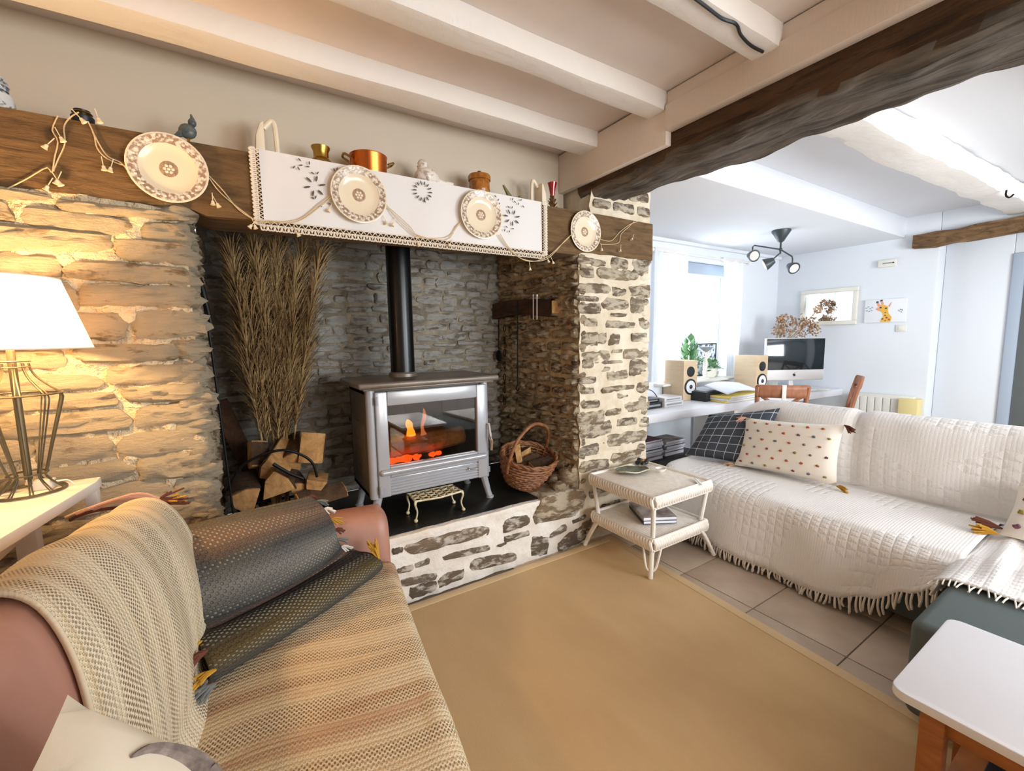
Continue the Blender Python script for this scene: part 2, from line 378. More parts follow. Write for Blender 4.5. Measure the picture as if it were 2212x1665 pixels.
def shared(name,me,parent,loc,rot=None,scale=None):      # a piece that shares mesh data
    o=bpy.data.objects.new(name,me); C.objects.link(o); o.parent=parent; o.location=V(loc)-OFF.get(parent.name,V())
    if rot: o.rotation_euler=rot
    if scale: o.scale=scale
    return o
def rz(a): return Matrix.Rotation(a,3,'Z')
def ry(a): return Matrix.Rotation(a,3,'Y')
def rxm(a): return Matrix.Rotation(a,3,'X')
def interp(pts,t):
    n=len(pts)-1; t=max(0,min(.99999,t))*n; i=int(t); f=t-i
    p0,p1,p2,p3=pts[max(i-1,0)],pts[i],pts[i+1],pts[min(i+2,n)]
    return .5*((2*p1)+(p2-p0)*f+(2*p0-5*p1+4*p2-p3)*f*f+(3*p1-p0-3*p2+p3)*f*f*f)
def spline(pts,n): pts=[V(p) for p in pts]; return [interp(pts,i/n) for i in range(n+1)]

# ------------------------------------------------------------------ room shell
YF=2.214; YW=2.47; ZC=2.70; XW=6.285; YWIN=3.148; ZJ=2.605
b=MB().bb(-1.7,6.9,-2.4,3.2,-.12,-.006); floor=struct(b.build('floor','grout',smooth=0,base=False),'beige tiled floor')
tm=MB().box((0,0,-.006),(.415,.415,.012)).build('tile','tile',floor,bev=.003); tm.location=(2.0,2.2,0)
for i in range(12):
    for j in range(11):
        x,y=1.58+i*.42,2.2-j*.42
        if (i,j)==(1,0): tm.location=(x,y,0); continue
        shared('tile',tm.data,floor,(x,y,0))
struct(MB().bb(-1.8,-1.7,-2.4,2.47,0,2.75).build('wall_left','plaster',smooth=0))
b=MB()
def wall_y(b,y0,y1,x0,x1,z0,z1,holes):
    xs=sorted({x0,x1,*[h[0] for h in holes],*[h[1] for h in holes]})
    for a,c in zip(xs,xs[1:]):
        hs=[h for h in holes if h[0]<=a and h[1]>=c]
        if not hs: b.bb(a,c,y0,y1,z0,z1)
        else: b.bb(a,c,y0,y1,z0,hs[0][2]); b.bb(a,c,y0,y1,hs[0][3],z1)
wall_y(b,-2.5,-2.4,-1.8,6.9,0,2.75,[(1.2,2.5,.8,2.3),(2.95,4.65,.8,2.3)])
struct(b.build('wall_back','white',smooth=0))
for k,(a,c) in enumerate(((1.2,2.5),(2.95,4.65))):
    b=MB(); b.bb(a,a+.05,-2.47,-2.43,.85,2.25); b.bb(c-.05,c,-2.47,-2.43,.85,2.25); b.bb(a,c,-2.47,-2.43,.8,.85); b.bb(a,c,-2.47,-2.43,2.25,2.3); b.bb((a+c)/2-.02,(a+c)/2+.02,-2.47,-2.43,.85,2.25)
    struct(b.build('window_%d'%(k+2),'paint'))
struct(MB().bb(-1.7,2.0,YW,YW+.12,2.2,2.75).build('wall_fireplace','plaster',smooth=0),'cream plaster wall above the mantel')
# window wall with opening
b=MB(); wall_y(b,YWIN,YWIN+.32,2.0,6.9,0,2.72,[(3.86,5.36,.92,2.30)]); struct(b.build('wall_window','white',smooth=0))
b=MB()
for a,c,z0,z1 in ((3.862,3.91,.97,2.20),(5.31,5.358,.97,2.20),(4.585,4.635,.97,2.20)): b.bb(a,c,3.40,3.45,z0,z1)
b.bb(3.862,5.358,3.40,3.45,.922,.97); b.bb(3.862,5.358,3.40,3.45,2.20,2.298)
win=struct(b.build('window_1','paint'),'bright casement window behind the desk')
MB().bb(3.9,5.32,3.42,3.424,.97,2.2).build('pane','pane',win,smooth=0)
MB().bb(3.88,5.34,3.27,3.36,2.165,2.298).build('soffit_shade','jamb',win,bev=.01)  # added grey box: shade of the window soffit put into its colour
MB().bb(3.80,5.42,3.02,3.40,.90,.925).build('window_sill','paint',win,bev=.006)
# far wall, step and recess with door
b=MB(); b.bb(XW,XW+.25,1.545,3.2,0,2.72); b.bb(XW+.22,XW+.34,1.05,1.545,0,2.46); b.bb(XW+.22,XW+.34,-2.4,-.15,0,2.46); b.bb(XW+.22,XW+.34,-.15,1.05,2.19,2.46)
b.bb(XW,XW+.34,-2.4,1.545,2.46,2.72)
struct(b.build('wall_far','white',bev=.012,smooth=30),'white wall with the mirror')
b=MB(); b.bb(XW+.2,XW+.36,.97,1.05,0,2.19); b.bb(XW+.2,XW+.36,-.15,-.07,0,2.19); b.bb(XW+.2,XW+.36,-.07,.97,2.11,2.19)
jm=struct(b.build('trim_1','jamb',bev=.004),'blue grey door casing')
b=MB(); b.bb(XW+.24,XW+.28,-.07,.97,.01,2.11); dr=struct(b.build('door_1','door',bev=.003),'dark grey green door at right edge')
for z0,z1 in ((.15,.95),(1.08,1.98)): MB().bb(XW+.225,XW+.245,.1,.82,z0,z1).build('door_panel','door',dr,bev=.008)
# far ceilings
cl=struct(MB().bb(-1.8,2.2,-2.4,2.6,ZC,ZC+.1).build('ceiling','ceil',smooth=0,base=False),'ceiling of the fireplace room')
struct(MB().bb(2.2,6.9,-2.4,1.9,2.68,2.78).build('ceiling_office','ceilw',smooth=0,base=False),'higher ceiling beyond the oak beam')
struct(MB().bb(2.3,6.9,1.83,3.2,2.47,2.70).build('ceiling_lowered','ceilw',bev=.01,smooth=30,base=False),'lowered ceiling by the window')
def lumpy_bar(p0,p1,w,h,seed,amp=.012,n=40,fr=3.0):
    p0,p1=V(p0),V(p1); d=(p1-p0); L=d.length; d.normalize(); sd=V((0,0,1)).cross(d).normalized(); up=V((0,0,1)); b=MB()
    prof=[]
    m=5
    for k in range(m): prof.append((-.5+k/m,-.5))
    for k in range(m): prof.append((.5,-.5+k/m))
    for k in range(m): prof.append((.5-k/m,.5))
    for k in range(m): prof.append((-.5,.5-k/m))
    def fn(u,v):
        a,c=prof[int(round(u*len(prof)))%len(prof)]; cr=.94 if abs(a)==.5 and abs(c)==.5 else 1
        p=p0+d*(L*v)+sd*(a*w*cr)+up*(c*h*cr)
        q=V((p.x,p.y,p.z))*fr+V((seed,seed*2,0))
        nn=noise.noise(q)+.5*noise.noise(q*2.7)+.3*noise.noise(q*6)
        n2=noise.noise(q+V((50,0,0)))
        return p+sd*(amp*nn*(1 if a>0 else -1))+up*(amp*n2*(1 if c>0 else -1))
    b.grid(fn,len(prof),n)
    for v in (0,1): b.add([fn(i/len(prof),v) for i in range(len(prof))],[tuple(range(len(prof)))])
    return b
# joists are pieces of the ceiling
for k,(y0,y1) in enumerate(((2.085,2.24),(1.58,1.695),(1.012,1.133),(.45,.57),(-.12,0),(-.7,-.58),(-1.28,-1.15),(-1.85,-1.72))):
    lumpy_bar((-1.7,(y0+y1)/2,ZJ+.06),(1.99,(y0+y1)/2,ZJ+.06),y1-y0,.12,k+3,.007,60,2.2).build('joist','joist',cl,smooth=50)
# dark cable and gap in a joist
b=MB(); b.tube(spline([onz(u,v,ZJ-.004) for u,v in ((1480,-20),(1530,18),(1560,40),(1590,52),(1600,75),(1622,98),(1648,112))],24),.006,6); b.build('cable','black',cl)
# fascia boards
zf1=1.45+.885; 
XF=1.958
fa=MB().bb(XF,XF+.045,1.575,YW,2.438,ZC-.01).build('trim_2','fascia',bev=.006); struct(fa,'painted board beside the oak beam')
fb=MB().bb(XF-.012,XF+.045,-2.4,1.575,2.505,2.628).build('trim_3','fascia',bev=.006); struct(fb)
struct(MB().bb(XF+.003,XF+.045,-2.4,1.575,2.632,ZC-.005).build('trim_4','fascia',bev=.003))
# oak beam across the room
b=MB()
def beamfn():
    ny=260; prof=[]
    m=8
    for k in range(m): prof.append((k/m,0))
    for k in range(m): prof.append((1,k/m))
    for k in range(m): prof.append((1-k/m,1))
    for k in range(m): prof.append((0,1-k/m))
    def fn(u,v):
        a,c=prof[int(round(u*len(prof)))%len(prof)]; y=-2.4+v*4.72
        x=2.005+a*.365; z=2.362+c*.36
        cx=1 if a>.5 else -1; cz=1 if c>.5 else -1
        q=V((x*2.5,y*1.3,z*2.5)); f=V((x*14,y*4,z*14))
        n1=noise.noise(q); n2=noise.noise(f); n3=noise.noise(f*2.3)
        dx=cx*(.022*n1+.018*n2+.010*n3); dz=cz*(.018*noise.noise(q+V((9,0,0)))+.026*noise.noise(f+V((0,7,0)))+.014*n3)
        if (a in (0,1)) and (c in (0,1)): dx-=cx*.02; dz-=cz*.02
        if c>.25 and a==0: dx=min(dx,0)*0+.0
        return V((x+dx,y,z+dz))
    return fn,len(prof),ny
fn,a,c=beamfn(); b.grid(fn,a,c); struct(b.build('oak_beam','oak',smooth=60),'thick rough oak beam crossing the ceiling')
# rough white joists in office
for k,(p0,p1,w,h) in enumerate((((2.3,1.13,2.60),(6.29,.98,2.60),.2,.17),((2.3,.2,2.60),(6.29,.1,2.60),.2,.17),((2.3,-.8,2.60),(6.29,-.85,2.60),.2,.17))):
    struct(lumpy_bar(p0,p1,w,h,20+k,.022,70,2.5).build('joist_office','joist',smooth=60))
lb=lumpy_bar((6.255,1.745,2.405),(6.255,.0,2.42),.1,.15,31,.024,40,5); 
struct(lb.build('lintel_oak','oakfar',smooth=50),'short oak lintel over the far doorway')
b=MB().tube(spline([(5.1,.9,2.52),(5.1,.9,2.48),(5.1,.88,2.46),(5.1,.86,2.48)],8),.006,6); tag(b.build('ceiling_hook','iron'),'small black hook under the rough white joist','hook')
# coving strip over the window
struct(lumpy_bar((2.7,3.13,2.455),(6.28,3.13,2.455),.05,.04,44,.004,40).build('trim_5','white'))

# ------------------------------------------------------------------ stone work
rs=random.Random(7)
def stone(cx,cy,w,h,O,ax,ay,nn,d,mt,parent,seed,skirt=.03,nx=6,ny=4,rag=.22,tilt=0,rough=.5):
    r=random.Random(seed); co=[(r.uniform(-rag,rag)*.6,r.uniform(-rag,rag)) for _ in range(4)]
    b=MB(); ct,stt=math.cos(tilt),math.sin(tilt); k=r.uniform(.08,.3); tl1,tl2=r.uniform(-.35,.35),r.uniform(-.5,.35)
    def pos(u,v,z):
        x=u*math.sqrt(1-k*v*v); y=v*math.sqrt(1-k*u*u)
        wu,wv=(u+1)/2,(v+1)/2
        jx=(co[0][0]*(1-wu)+co[1][0]*wu)*(1-wv)+(co[2][0]*(1-wu)+co[3][0]*wu)*wv
        jy=(co[0][1]*(1-wu)+co[1][1]*wu)*(1-wv)+(co[2][1]*(1-wu)+co[3][1]*wu)*wv
        q=V((u*3+seed*.37,v*2+seed*.71,seed*.13)); e=max(abs(u),abs(v))**3
        x+=e*(.12*noise.noise(q)+.08*noise.noise(q*2.6))*min(1,h/w+.2); y+=e*(.2*noise.noise(q+V((30,0,0)))+.14*noise.noise(q*2.7+V((9,0,0))))
        X,Y=(x+jx*.3)*w/2,(y+jy*.5)*h/2
        X,Y=X*ct-Y*stt,X*stt+Y*ct
        return O+ax*(cx+X)+ay*(cy+Y)+nn*z
    vs=[]
    for j in range(ny+1):
        for i in range(nx+1):
            u,v=-1+2*i/nx,-1+2*j/ny; m=max(abs(u)**7,abs(v)**5)
            q=V((u*w*9+seed,v*h*22,seed*.3))
            z=d*(1+tl1*u*.5+tl2*v*.5)*(1-.72*m)+d*rough*(noise.noise(q)+.6*noise.noise(q*2.3))*(1-.6*m)
            vs.append(pos(u,v,z))
    fs=[]
    for j in range(ny):
        for i in range(nx):
            a=j*(nx+1)+i; fs.append((a,a+1,a+nx+2,a+nx+1))
    ring=[i for i in range(nx+1)]+[(j)*(nx+1)+nx for j in range(1,ny+1)]+[ny*(nx+1)+i for i in range(nx-1,-1,-1)]+[j*(nx+1) for j in range(ny-1,0,-1)]
    k=len(vs); n=len(ring)
    for i in ring: vs.append(vs[i]-nn*skirt)
    for i in range(n): fs.append((ring[i],k+i,k+(i+1)%n,ring[(i+1)%n]))
    b.add(vs,fs); return b.build('stone',mt,parent,smooth=42)
def backing(name,O,ax,ay,nn,W,H,mt,nu,nv,amp=.008,label=None):
    b=MB(); 
    def fn(u,v):
        q=V((u*W*9,v*H*9,O.x*3)); return O+ax*(u*W)+ay*(v*H)+nn*(amp*noise.noise(q)+amp*.6*noise.noise(q*2.7))
    b.grid(fn,nu,nv,(W,H)); return struct(b.build(name,mt,smooth=60),label)
def courses(W,H,hmin,hmax,lmin,lmax,seed,gap=.012,skip=None):
    r=random.Random(seed); out=[]; y=0
    while y<H-.02:
        h=min(r.uniform(hmin,hmax),H-y); x=-r.uniform(0,lmax*.5)
        while x<W:
            l=r.uniform(lmin,lmax); a,c=max(x,-.0),min(x+l,W)
            if c-a>lmin*.45: out.append(((a+c)/2,y+h/2+.012*math.sin((a+c)*2+y*7),c-a-gap,h-gap))
            x+=l
        y+=h
    return out
X3,Y3,Z3=V((1,0,0)),V((0,1,0)),V((0,0,1))
# left pillar
XL=-.13
O=V((-1.7,YF,.3)); lp=backing('wall_pillar_left',O,X3,Z3,-Y3,1.7+XL-.02,1.69,'mort_l',110,110,.026,'warm lit limewashed stone pier left of the hearth')
sd=100
for cx,cy,w_,h_ in courses(1.7+XL,1.68,.07,.125,.22,.62,11,.008):
    sd+=1; stone(cx,cy,w_,h_,O,X3,Z3,-Y3,rs.uniform(.016,.034),'stone_l',lp,sd,.06,14,7,.5,0,.55)
# pillar return (into the hearth)
b=MB(); b.bb(XL-.12,XL-.035,YF+.012,3.1,.38,2.1); struct(b.build('wall_pillar_return','mort_c',smooth=0))
lr=bpy.data.objects['wall_pillar_return']; O2=V((XL-.035,YF+.02,.4))
for cx,cy,w_,h_ in courses(.86,1.58,.06,.11,.12,.3,12,.01):
    sd+=1; stone(cx,cy,w_,h_,O2,Y3,Z3,X3,.035,'stone_l' if cx<.15 else 'stone_c',lr,sd,.05)
# rounded quoins at the corner of the left pillar
z=.4
while z<1.95:
    h_=rs.uniform(.07,.12); sd+=1
    bq=MB().blob((XL-.05,YF+.035,z+h_/2),(rs.uniform(.065,.085),.058,h_*.52),16,12,.5,sd,None,2.6); bq.build('stone','stone_l',lp,smooth=70); z+=h_
# right pillar
XR0,XR1=1.925,2.60
O=V((XR0,YF,0)); rp=backing('wall_pillar_right',O,X3,Z3,-Y3,XR1-XR0,2.02,'mort_r',50,120,.016,'brown stone pier with thick cream mortar')
b=MB(); b.bb(XR0+.01,XR1-.004,YF+.012,3.15,0,2.21); b.bb(2.03,XR1-.004,YF+.02,3.15,2.21,2.66); struct(b.build('wall_pillar_core','mort_r',bev=.01))
backing('wall_pillar_top',V((2.02,YF,2.25)),X3,Z3,-Y3,XR1-2.02,.4,'mort_r',40,30,.014)
PST=[(715,128,170,45),(880,138,105,55),(1005,165,100,85),(690,185,80,60),(880,205,240,60),(735,285,200,50),(880,305,85,50),(1000,300,120,60),(690,345,130,30),(700,410,130,60),(855,385,165,65),(990,385,80,80),(880,445,100,25),(710,490,80,40),(890,505,170,40),(1025,490,60,65),(705,585,100,75),(780,590,50,60),(850,590,70,65),(1005,580,90,45),(740,690,170,65),(870,662,60,25),(985,675,140,50),(820,728,160,18),(1000,760,110,90),(870,805,120,50),(690,840,100,40),(880,885,180,30),(1025,870,70,45),(900,925,70,30),(710,980,110,45),(985,990,160,70),(850,1025,90,35),(715,1060,160,70),(930,1085,120,40),(1030,1085,55,55),(740,1130,190,75),(920,1185,250,75),(700,1255,120,60),(920,1290,180,50),(740,1345,170,60),(690,740,70,45),(700,900,60,35),(780,770,90,30)]
for cx,cy,w_,h_ in PST:
    u,v=1020+cx/2.776,520+cy/2.776; p=ony(u,v,YF); a=ony(u-w_/5.55,v,YF); c=ony(u+w_/5.55,v,YF); t=ony(u,v-h_/5.55,YF); q=ony(u,v+h_/5.55,YF); sd+=1
    W_=c.x-a.x; xx=min(max(p.x,XR0+W_/2-.02),XR1-W_/2+.03)
    stone(xx-XR0,p.z,W_*1.02,(t.z-q.z)*1.08,O,X3,Z3,-Y3,rs.uniform(.010,.022),'stone_r',rp,sd,.05,9,5,.5)
for cx,cy,w_,h_ in ((.1,.12,.16,.08),(.3,.2,.2,.09),(.52,.15,.18,.1),(.2,.34,.22,.07),(.45,.36,.2,.08),(.58,.28,.12,.06),(.2,2.33,.16,.06),(.4,2.33,.2,.06),(.6,2.33,.13,.07),(.55,2.43,.2,.08),(.3,2.45,.22,.08),(.6,2.55,.16,.08)):
    sd+=1; stone(cx,cy,w_,h_,O,X3,Z3,-Y3,.02,'stone_r',rp,sd,.05)
# bulging quoins along the pier's outer edge
z=.45
while z<1.98:
    h_=rs.uniform(.055,.1); sd+=1
    MB().blob((XR1-.045,YF+.035,z+h_/2),(rs.uniform(.055,.085),.055,h_*.5),10,7,.2,sd,None,2).build('stone','mort_r' if rs.random()<.5 else 'stone_r',rp,smooth=70); z+=h_+.01
# cheek (right inside wall)
p0=V((1.925,YF,.38)); p1=V((1.83,3.1,.38)); ax=(p1-p0).normalized(); nn=V((-ax.y,ax.x,0)); nn=nn if nn.x<0 else -nn
ck=backing('wall_cheek_right',p0,ax,Z3,nn,(p1-p0).length,1.78,'mort_c',60,100,.02,'smoke stained stone cheek of the fireplace')
for cx,cy,w_,h_ in courses((p1-p0).length,1.76,.05,.095,.07,.2,15,.016):
    sd+=1; stone(cx,cy,w_,h_,p0,ax,Z3,nn,rs.uniform(.02,.045),'stone_c',ck,sd,.05,6,4,.6)
z=.42
while z<1.95:
    h_=rs.uniform(.06,.1); sd+=1
    MB().blob((XR0+.03,YF+.04,z+h_/2),(.05,.055,h_*.5),10,7,.2,sd,None,2).build('stone','stone_c',ck,smooth=70); z+=h_+.012
# back wall of the hearth
O=V((-.16,3.1,.4)); bk=backing('wall_hearth_back',O,X3,Z3,-Y3,2.02,1.75,'mort_b',50,45,.012,'grey washed rubble wall behind the stove')
for cx,cy,w_,h_ in courses(2.0,1.72,.05,.085,.09,.27,21,.016):
    sd+=1; stone(cx,cy,w_,h_,O,X3,Z3,-Y3,rs.uniform(.012,.032),'stone_b',bk,sd,.05,6,4,.65)
struct(MB().bb(-.3,2.0,YF+.2,3.2,2.12,2.2).build('ceiling_hearth','dark',smooth=0))
# hearth plinth
O=V((-1.7,YF,0)); hb=backing('hearth',O,X3,Z3,-Y3,1.7+XR0,.385,'mort_h',160,24,.012,'raised hearth plinth of brown stone and white mortar')
HST=[(250,840,1050,640,125),(1180,600,1430,535,130),(1460,520,1910,430,140),(1190,740,1430,660,55),(590,910,1060,800,60),(850,990,1320,880,110),(1440,800,1610,770,190),(1620,700,1790,610,70),(1700,840,1960,660,150),(210,1150,540,1080,80),(560,1130,810,1050,105),(290,1270,555,1180,100),(340,980,480,930,50),(1120,790,1210,765,22),(1840,560,1970,510,40),(120,850,220,830,60),(160,1030,330,990,60)]
for x0,y0,x1,y1,th in HST:
    a=ony(820+x0/4.424,1000+y0/4.424,YF); c=ony(820+x1/4.424,1000+y1/4.424,YF); m_=((x0+x1)/2,(y0+y1)/2)
    t=ony(820+m_[0]/4.424,1000+(m_[1]-th/2)/4.424,YF); q=ony(820+m_[0]/4.424,1000+(m_[1]+th/2)/4.424,YF); sd+=1
    L=math.hypot(c.x-a.x,c.z-a.z); tl=math.atan2(c.z-a.z,c.x-a.x)
    stone((a.x+c.x)/2+1.7,max((a.z+c.z)/2,.05),L,t.z-q.z,O,X3,Z3,-Y3,.016,'stone_h',hb,sd,.04,10,5,.45,tl)
lumpy_bar((-.5,YF+.012,.377),(1.70,YF+.012,.377),.04,.04,77,.006,90,9).build('mortar_lip','mort_h',hb,smooth=60)
sl=MB().bb(-.16,1.90,YF+.022,3.1,.34,.40).build('hearth_slab','slab',bev=.006); struct(sl,'black slate hearth slab')
# sloping rough stone corner by the basket
stone(0,0,.42,.17,V((1.77,YF,.33)),X3,Z3,-Y3,.05,'stone_r',hb,991,.2,8,5,.3)
for k,(x,y,z,r) in enumerate(((1.86,2.36,.42,.075),(1.88,2.50,.44,.07),(1.80,2.27,.40,.06),(1.9,2.3,.47,.07))):
    MB().blob((x,y,z),(r*1.2,r*1.2,r),10,7,.3,k+50,None,2).build('stone','stone_c',hb,smooth=70)

# ------------------------------------------------------------------ mantel and what hangs on it
mt=thing('mantel_beam','old oak mantel beam spanning the whole fireplace','mantel',(.5,2.3,1.98))
b=MB()
def mfn(u,v):
    pr=[(0,0),(.25,0),(.5,0),(.75,0),(1,0),(1,.33),(1,.66),(1,1),(.66,1),(.33,1),(0,1),(0,.8),(0,.6),(0,.4),(0,.2)]
    a,c=pr[int(round(u*len(pr)))%len(pr)]; x=-1.7+v*4.315; z0=1.985+.012*(x>0)*min(1,max(0,x))*2*.5; z1=2.243+.012*min(1,max(0,(x-1.2)))
    if -.1<x<1.9: z0-=.02
    p=V((x,YF-.012+a*.27,z0+(z1-z0)*c)); q=V((x*1.5,c*6,a*5)); am=.004+.004*(c<.3)
    return p+V((0,-am*noise.noise(q*3) if a==0 else 0,am*noise.noise(q*2+V((5,0,0))) if c==0 else 0))
b.grid(mfn,15,90)
b.build('timber','mantel',mt,smooth=50); 
# capped ends
b=MB(); b.bb(-1.7,-1.695,YF-.01,YF+.25,1.99,2.24); b.bb(2.61,2.615,YF-.012,YF+.25,2.0,2.245); b.build('end_grain','mantel',mt)
# embroidered cloth
ct=thing('mantel_cloth','white embroidered linen runner with lace edge on the mantel','cloth',(.87,2.2,1.93))
x0,x1,zt,zb=.13,1.61,2.262,1.968
b=MB()
def cfn(u,v):
    x=x0+(x1-x0)*u
    if v<.25: k=v/.25; return V((x,YF+.2-k*(.2+.016),2.262+.004*math.sin(x*9)*k))
    k=(v-.25)/.75; return V((x,YF-.018-.010*k*(.5+.5*math.sin(x*7+1))-.004*math.sin(x*23)*k,zt-(zt-zb)*k))
b.grid(cfn,60,16,(1.5,.5)); b.build('linen','linen',ct,smooth=60)
b=MB(); YL=YF-.026
def ribbon(b,pts,wd=.0028,y=YL):
    b.tube([V((p[0],y,p[1])) for p in pts],wd,4,True)
n=56; st=(x1+.03-x0)/n
for i in range(n):
    x=x0-.015+i*st; zz=zb
    ribbon(b,[(x,zz),(x+st*.5,zz-.018),(x+st,zz)],.0026)
    ribbon(b,[(x,zz-.019),(x+st,zz-.019)],.002)
    c=[(x+st*.5+st*.5*math.cos(a),zz-.021-.022*math.sin(a)+.004*math.cos(4*a)) for a in [k*PI/8 for k in range(9)]]; ribbon(b,c,.0034)
    ribbon(b,[(x+st*.5,zz-.019),(x+st*.5,zz-.034)],.003); ribbon(b,[(x+st*.2,zz-.02),(x+st*.5,zz-.032),(x+st*.8,zz-.02)],.0024)
ribbon(b,[(x0-.02,zb+.001),(x1+.02,zb+.001)],.003)
m_=20; hs=(zt-zb+.02)/m_
for sgn,xe in ((-1,x0),(1,x1)):
    for i in range(m_):
        z=zt-i*hs; yy=YL
        ribbon(b,[(xe,z),(xe+sgn*.014,z-hs*.5),(xe,z-hs)],.0022); ribbon(b,[(xe+sgn*.015,z),(xe+sgn*.015,z-hs)],.002)
        c=[(xe+sgn*(.016+.02*math.sin(a)),z-hs*.5+hs*.5*math.cos(a)) for a in [k*PI/8 for k in range(9)]]; ribbon(b,c,.0032)
        ribbon(b,[(xe+sgn*.016,z-hs*.5),(xe+sgn*.034,z-hs*.5)],.0028)
b.build('lace_edging','lace',ct,kind='stuff')
b=MB()
def leaf(px,py,ang,L=.026,wd=.006):
    b=MB()
    p=ony(px,py,YF-.03); ca,sa=math.cos(ang),math.sin(ang)
    poly=[(-L/2,0),(-L*.2,wd*.5),(L*.2,wd*.5),(L/2,0),(L*.2,-wd*.5),(-L*.2,-wd*.5)]
    b.prism([(x*ca-y*sa,x*sa+y*ca) for x,y in poly],(p.x,YF-.0305,p.z),X3,Z3,(0,-.002,0)); b.build('cutwork_eyelet','eyelet',ct,smooth=0)
for cx,cy,n_,r_ in ((680,402,6,17),(1106,470,7,13)):
    for k in range(n_):
        a=2*PI*k/n_+.3; leaf(cx+r_*math.cos(a)*1.0,cy-r_*math.sin(a)+r_*.18*math.cos(a),a,.03,.008)
for k in range(14):
    a=2*PI*k/14; leaf(913+17*math.cos(a),413-18*math.sin(a)+3*math.cos(a),a,.022,.006)
for px,py,a in ((635,361,.9),(650,357,.2),(645,364,-1),(668,352,1.6),(665,360,0),(647,345,-.7),(675,374,-.5),(686,374,1),(676,428,-.6),(682,426,1.2),(722,367,-1),(728,365,1.3),(712,440,-.5),(692,446,0),(1107,430,1.2),(1112,436,-.6),(1125,432,.4),(1120,440,1.2),(1130,446,-.6),(1098,447,-.5),(1106,448,1.2),(1094,490,-.6),(1108,494,0),(1100,500,1),(1090,497,1.3),(1070,424,-.6),(1076,432,1),(1078,440,1.2),(917,435,-.8)): leaf(px,py,a,.017,.005)
# plates
Rp=rxm(PI/2)
def plate(px,py,yy,label,rr=.129,tw=0):
    p=ony(px,py,yy); t=thing('plate',label,'plate',p,'cream plates hung along the mantel')
    b=MB().lathe([(0,.004),(.06,.004),(.082,.006),(.09,.012),(rr-.004,.020),(rr,.019),(rr-.002,.015),(.09,.004),(.06,0),(.0,0)],p,40,Rp); b.build('dish','ceramic',t,smooth=50)
    b=MB(); 
    def rfn(u,v): a=2*PI*u; r=.093+v*(rr-.100); z=.0135+v*.0068; return p+Rp@V((r*math.cos(a),r*math.sin(a),z+.0006))
    b.grid(rfn,48,2); b.build('rim_print','platerim',t)
    b=MB()
    for k in range(36):
        if k%9 in (0,1): continue
        a=2*PI*k/36; q=p+Rp@V((.108*math.cos(a),.108*math.sin(a),.0175)); b.blob(q,(.006,.002,.005),6,4)
    b.build('rim_relief','ceramic',t)
    b=MB().lathe([(0,.0052),(.026,.0052),(.03,.0045)],p,20,Rp); b.build('medallion','platedark',t)
    b=MB()
    for k in range(7):
        a=2*PI*k/6; r=.013 if k<6 else 0; q=p+Rp@V((r*math.cos(a),r*math.sin(a),.006)); b.blob(q,(.006,.002,.006),6,4)
    b.build('flower','ceramic',t)
plate(365,366,YF-.014,'cream plate on bare oak beside the lamp, leftmost of four')
plate(775,422,YF-.034,'cream plate over the linen runner below the copper pan')
plate(1038,465,YF-.034,'cream plate over the linen runner below the wooden canister')
plate(1262,501,YF-.014,'cream plate on bare oak right of the linen runner')
# garland
gl=thing('light_garland','string of cream bell fairy lights looped along the mantel','fairy lights',(.5,2.18,2.0))
YG=YF-.022
Ws=[[(15,408),(60,385),(100,362),(112,372),(118,340),(125,305),(113,280),(125,250)],[(115,370),(125,345),(140,310),(138,275),(150,255),(170,242)],[(190,262),(203,290),(210,320),(232,343),(270,358),(285,360)],[(200,285),(230,335),(262,352),(282,378)],[(452,385),(475,415),(510,445),(552,477)],[(452,380),(482,412),(515,452),(552,477)],[(552,477),(640,475),(690,440),(722,416)],[(560,480),(640,479),(694,444),(722,420)],[(834,440),(850,465),(880,495),(905,512),(965,512),(990,486),(1000,474)],[(834,444),(856,462),(886,490),(905,509),(965,518),(985,490),(998,478)],[(1080,505),(1100,535),(1130,560),(1180,560),(1220,520),(1236,505)],[(1078,508),(1104,542),(1140,564),(1180,556),(1215,526),(1230,512)],[(1297,517),(1320,520),(1340,500),(1360,485),(1378,478)],[(1297,528),(1335,525),(1342,505),(1358,490),(1370,478)]]
for ww in Ws:
    yy=YG-.012 if 550<ww[0][0]<1250 else YG
    MB().tube(spline([ony(u,v,yy) for u,v in ww],20),.0022,5).build('cord','wire',gl)
for k,(u,v) in enumerate(((97,318),(135,303),(180,262),(215,262),(225,365),(238,368),(130,398),(100,408),(122,395),(460,440),(472,445),(540,490),(552,492),(710,455),(645,508),(835,482),(848,486),(905,530),(970,530),(1145,582),(1185,565),(1195,568),(1300,540),(1340,542),(1365,517))):
    p=ony(u,v,YG-.016); b=MB(); a=rs.uniform(-.7,.7); q=ry(a)
    b.lathe([(.002,.013),(.005,.010),(.006,.003),(.010,-.005),(.008,-.005),(.003,.005)],p,10,q); b.tube([p+q@V((0,0,.014)),p+q@V((0,0,.045))+V((0,.006,0))],.0016,5); b.build('bell_flower','bell',gl)

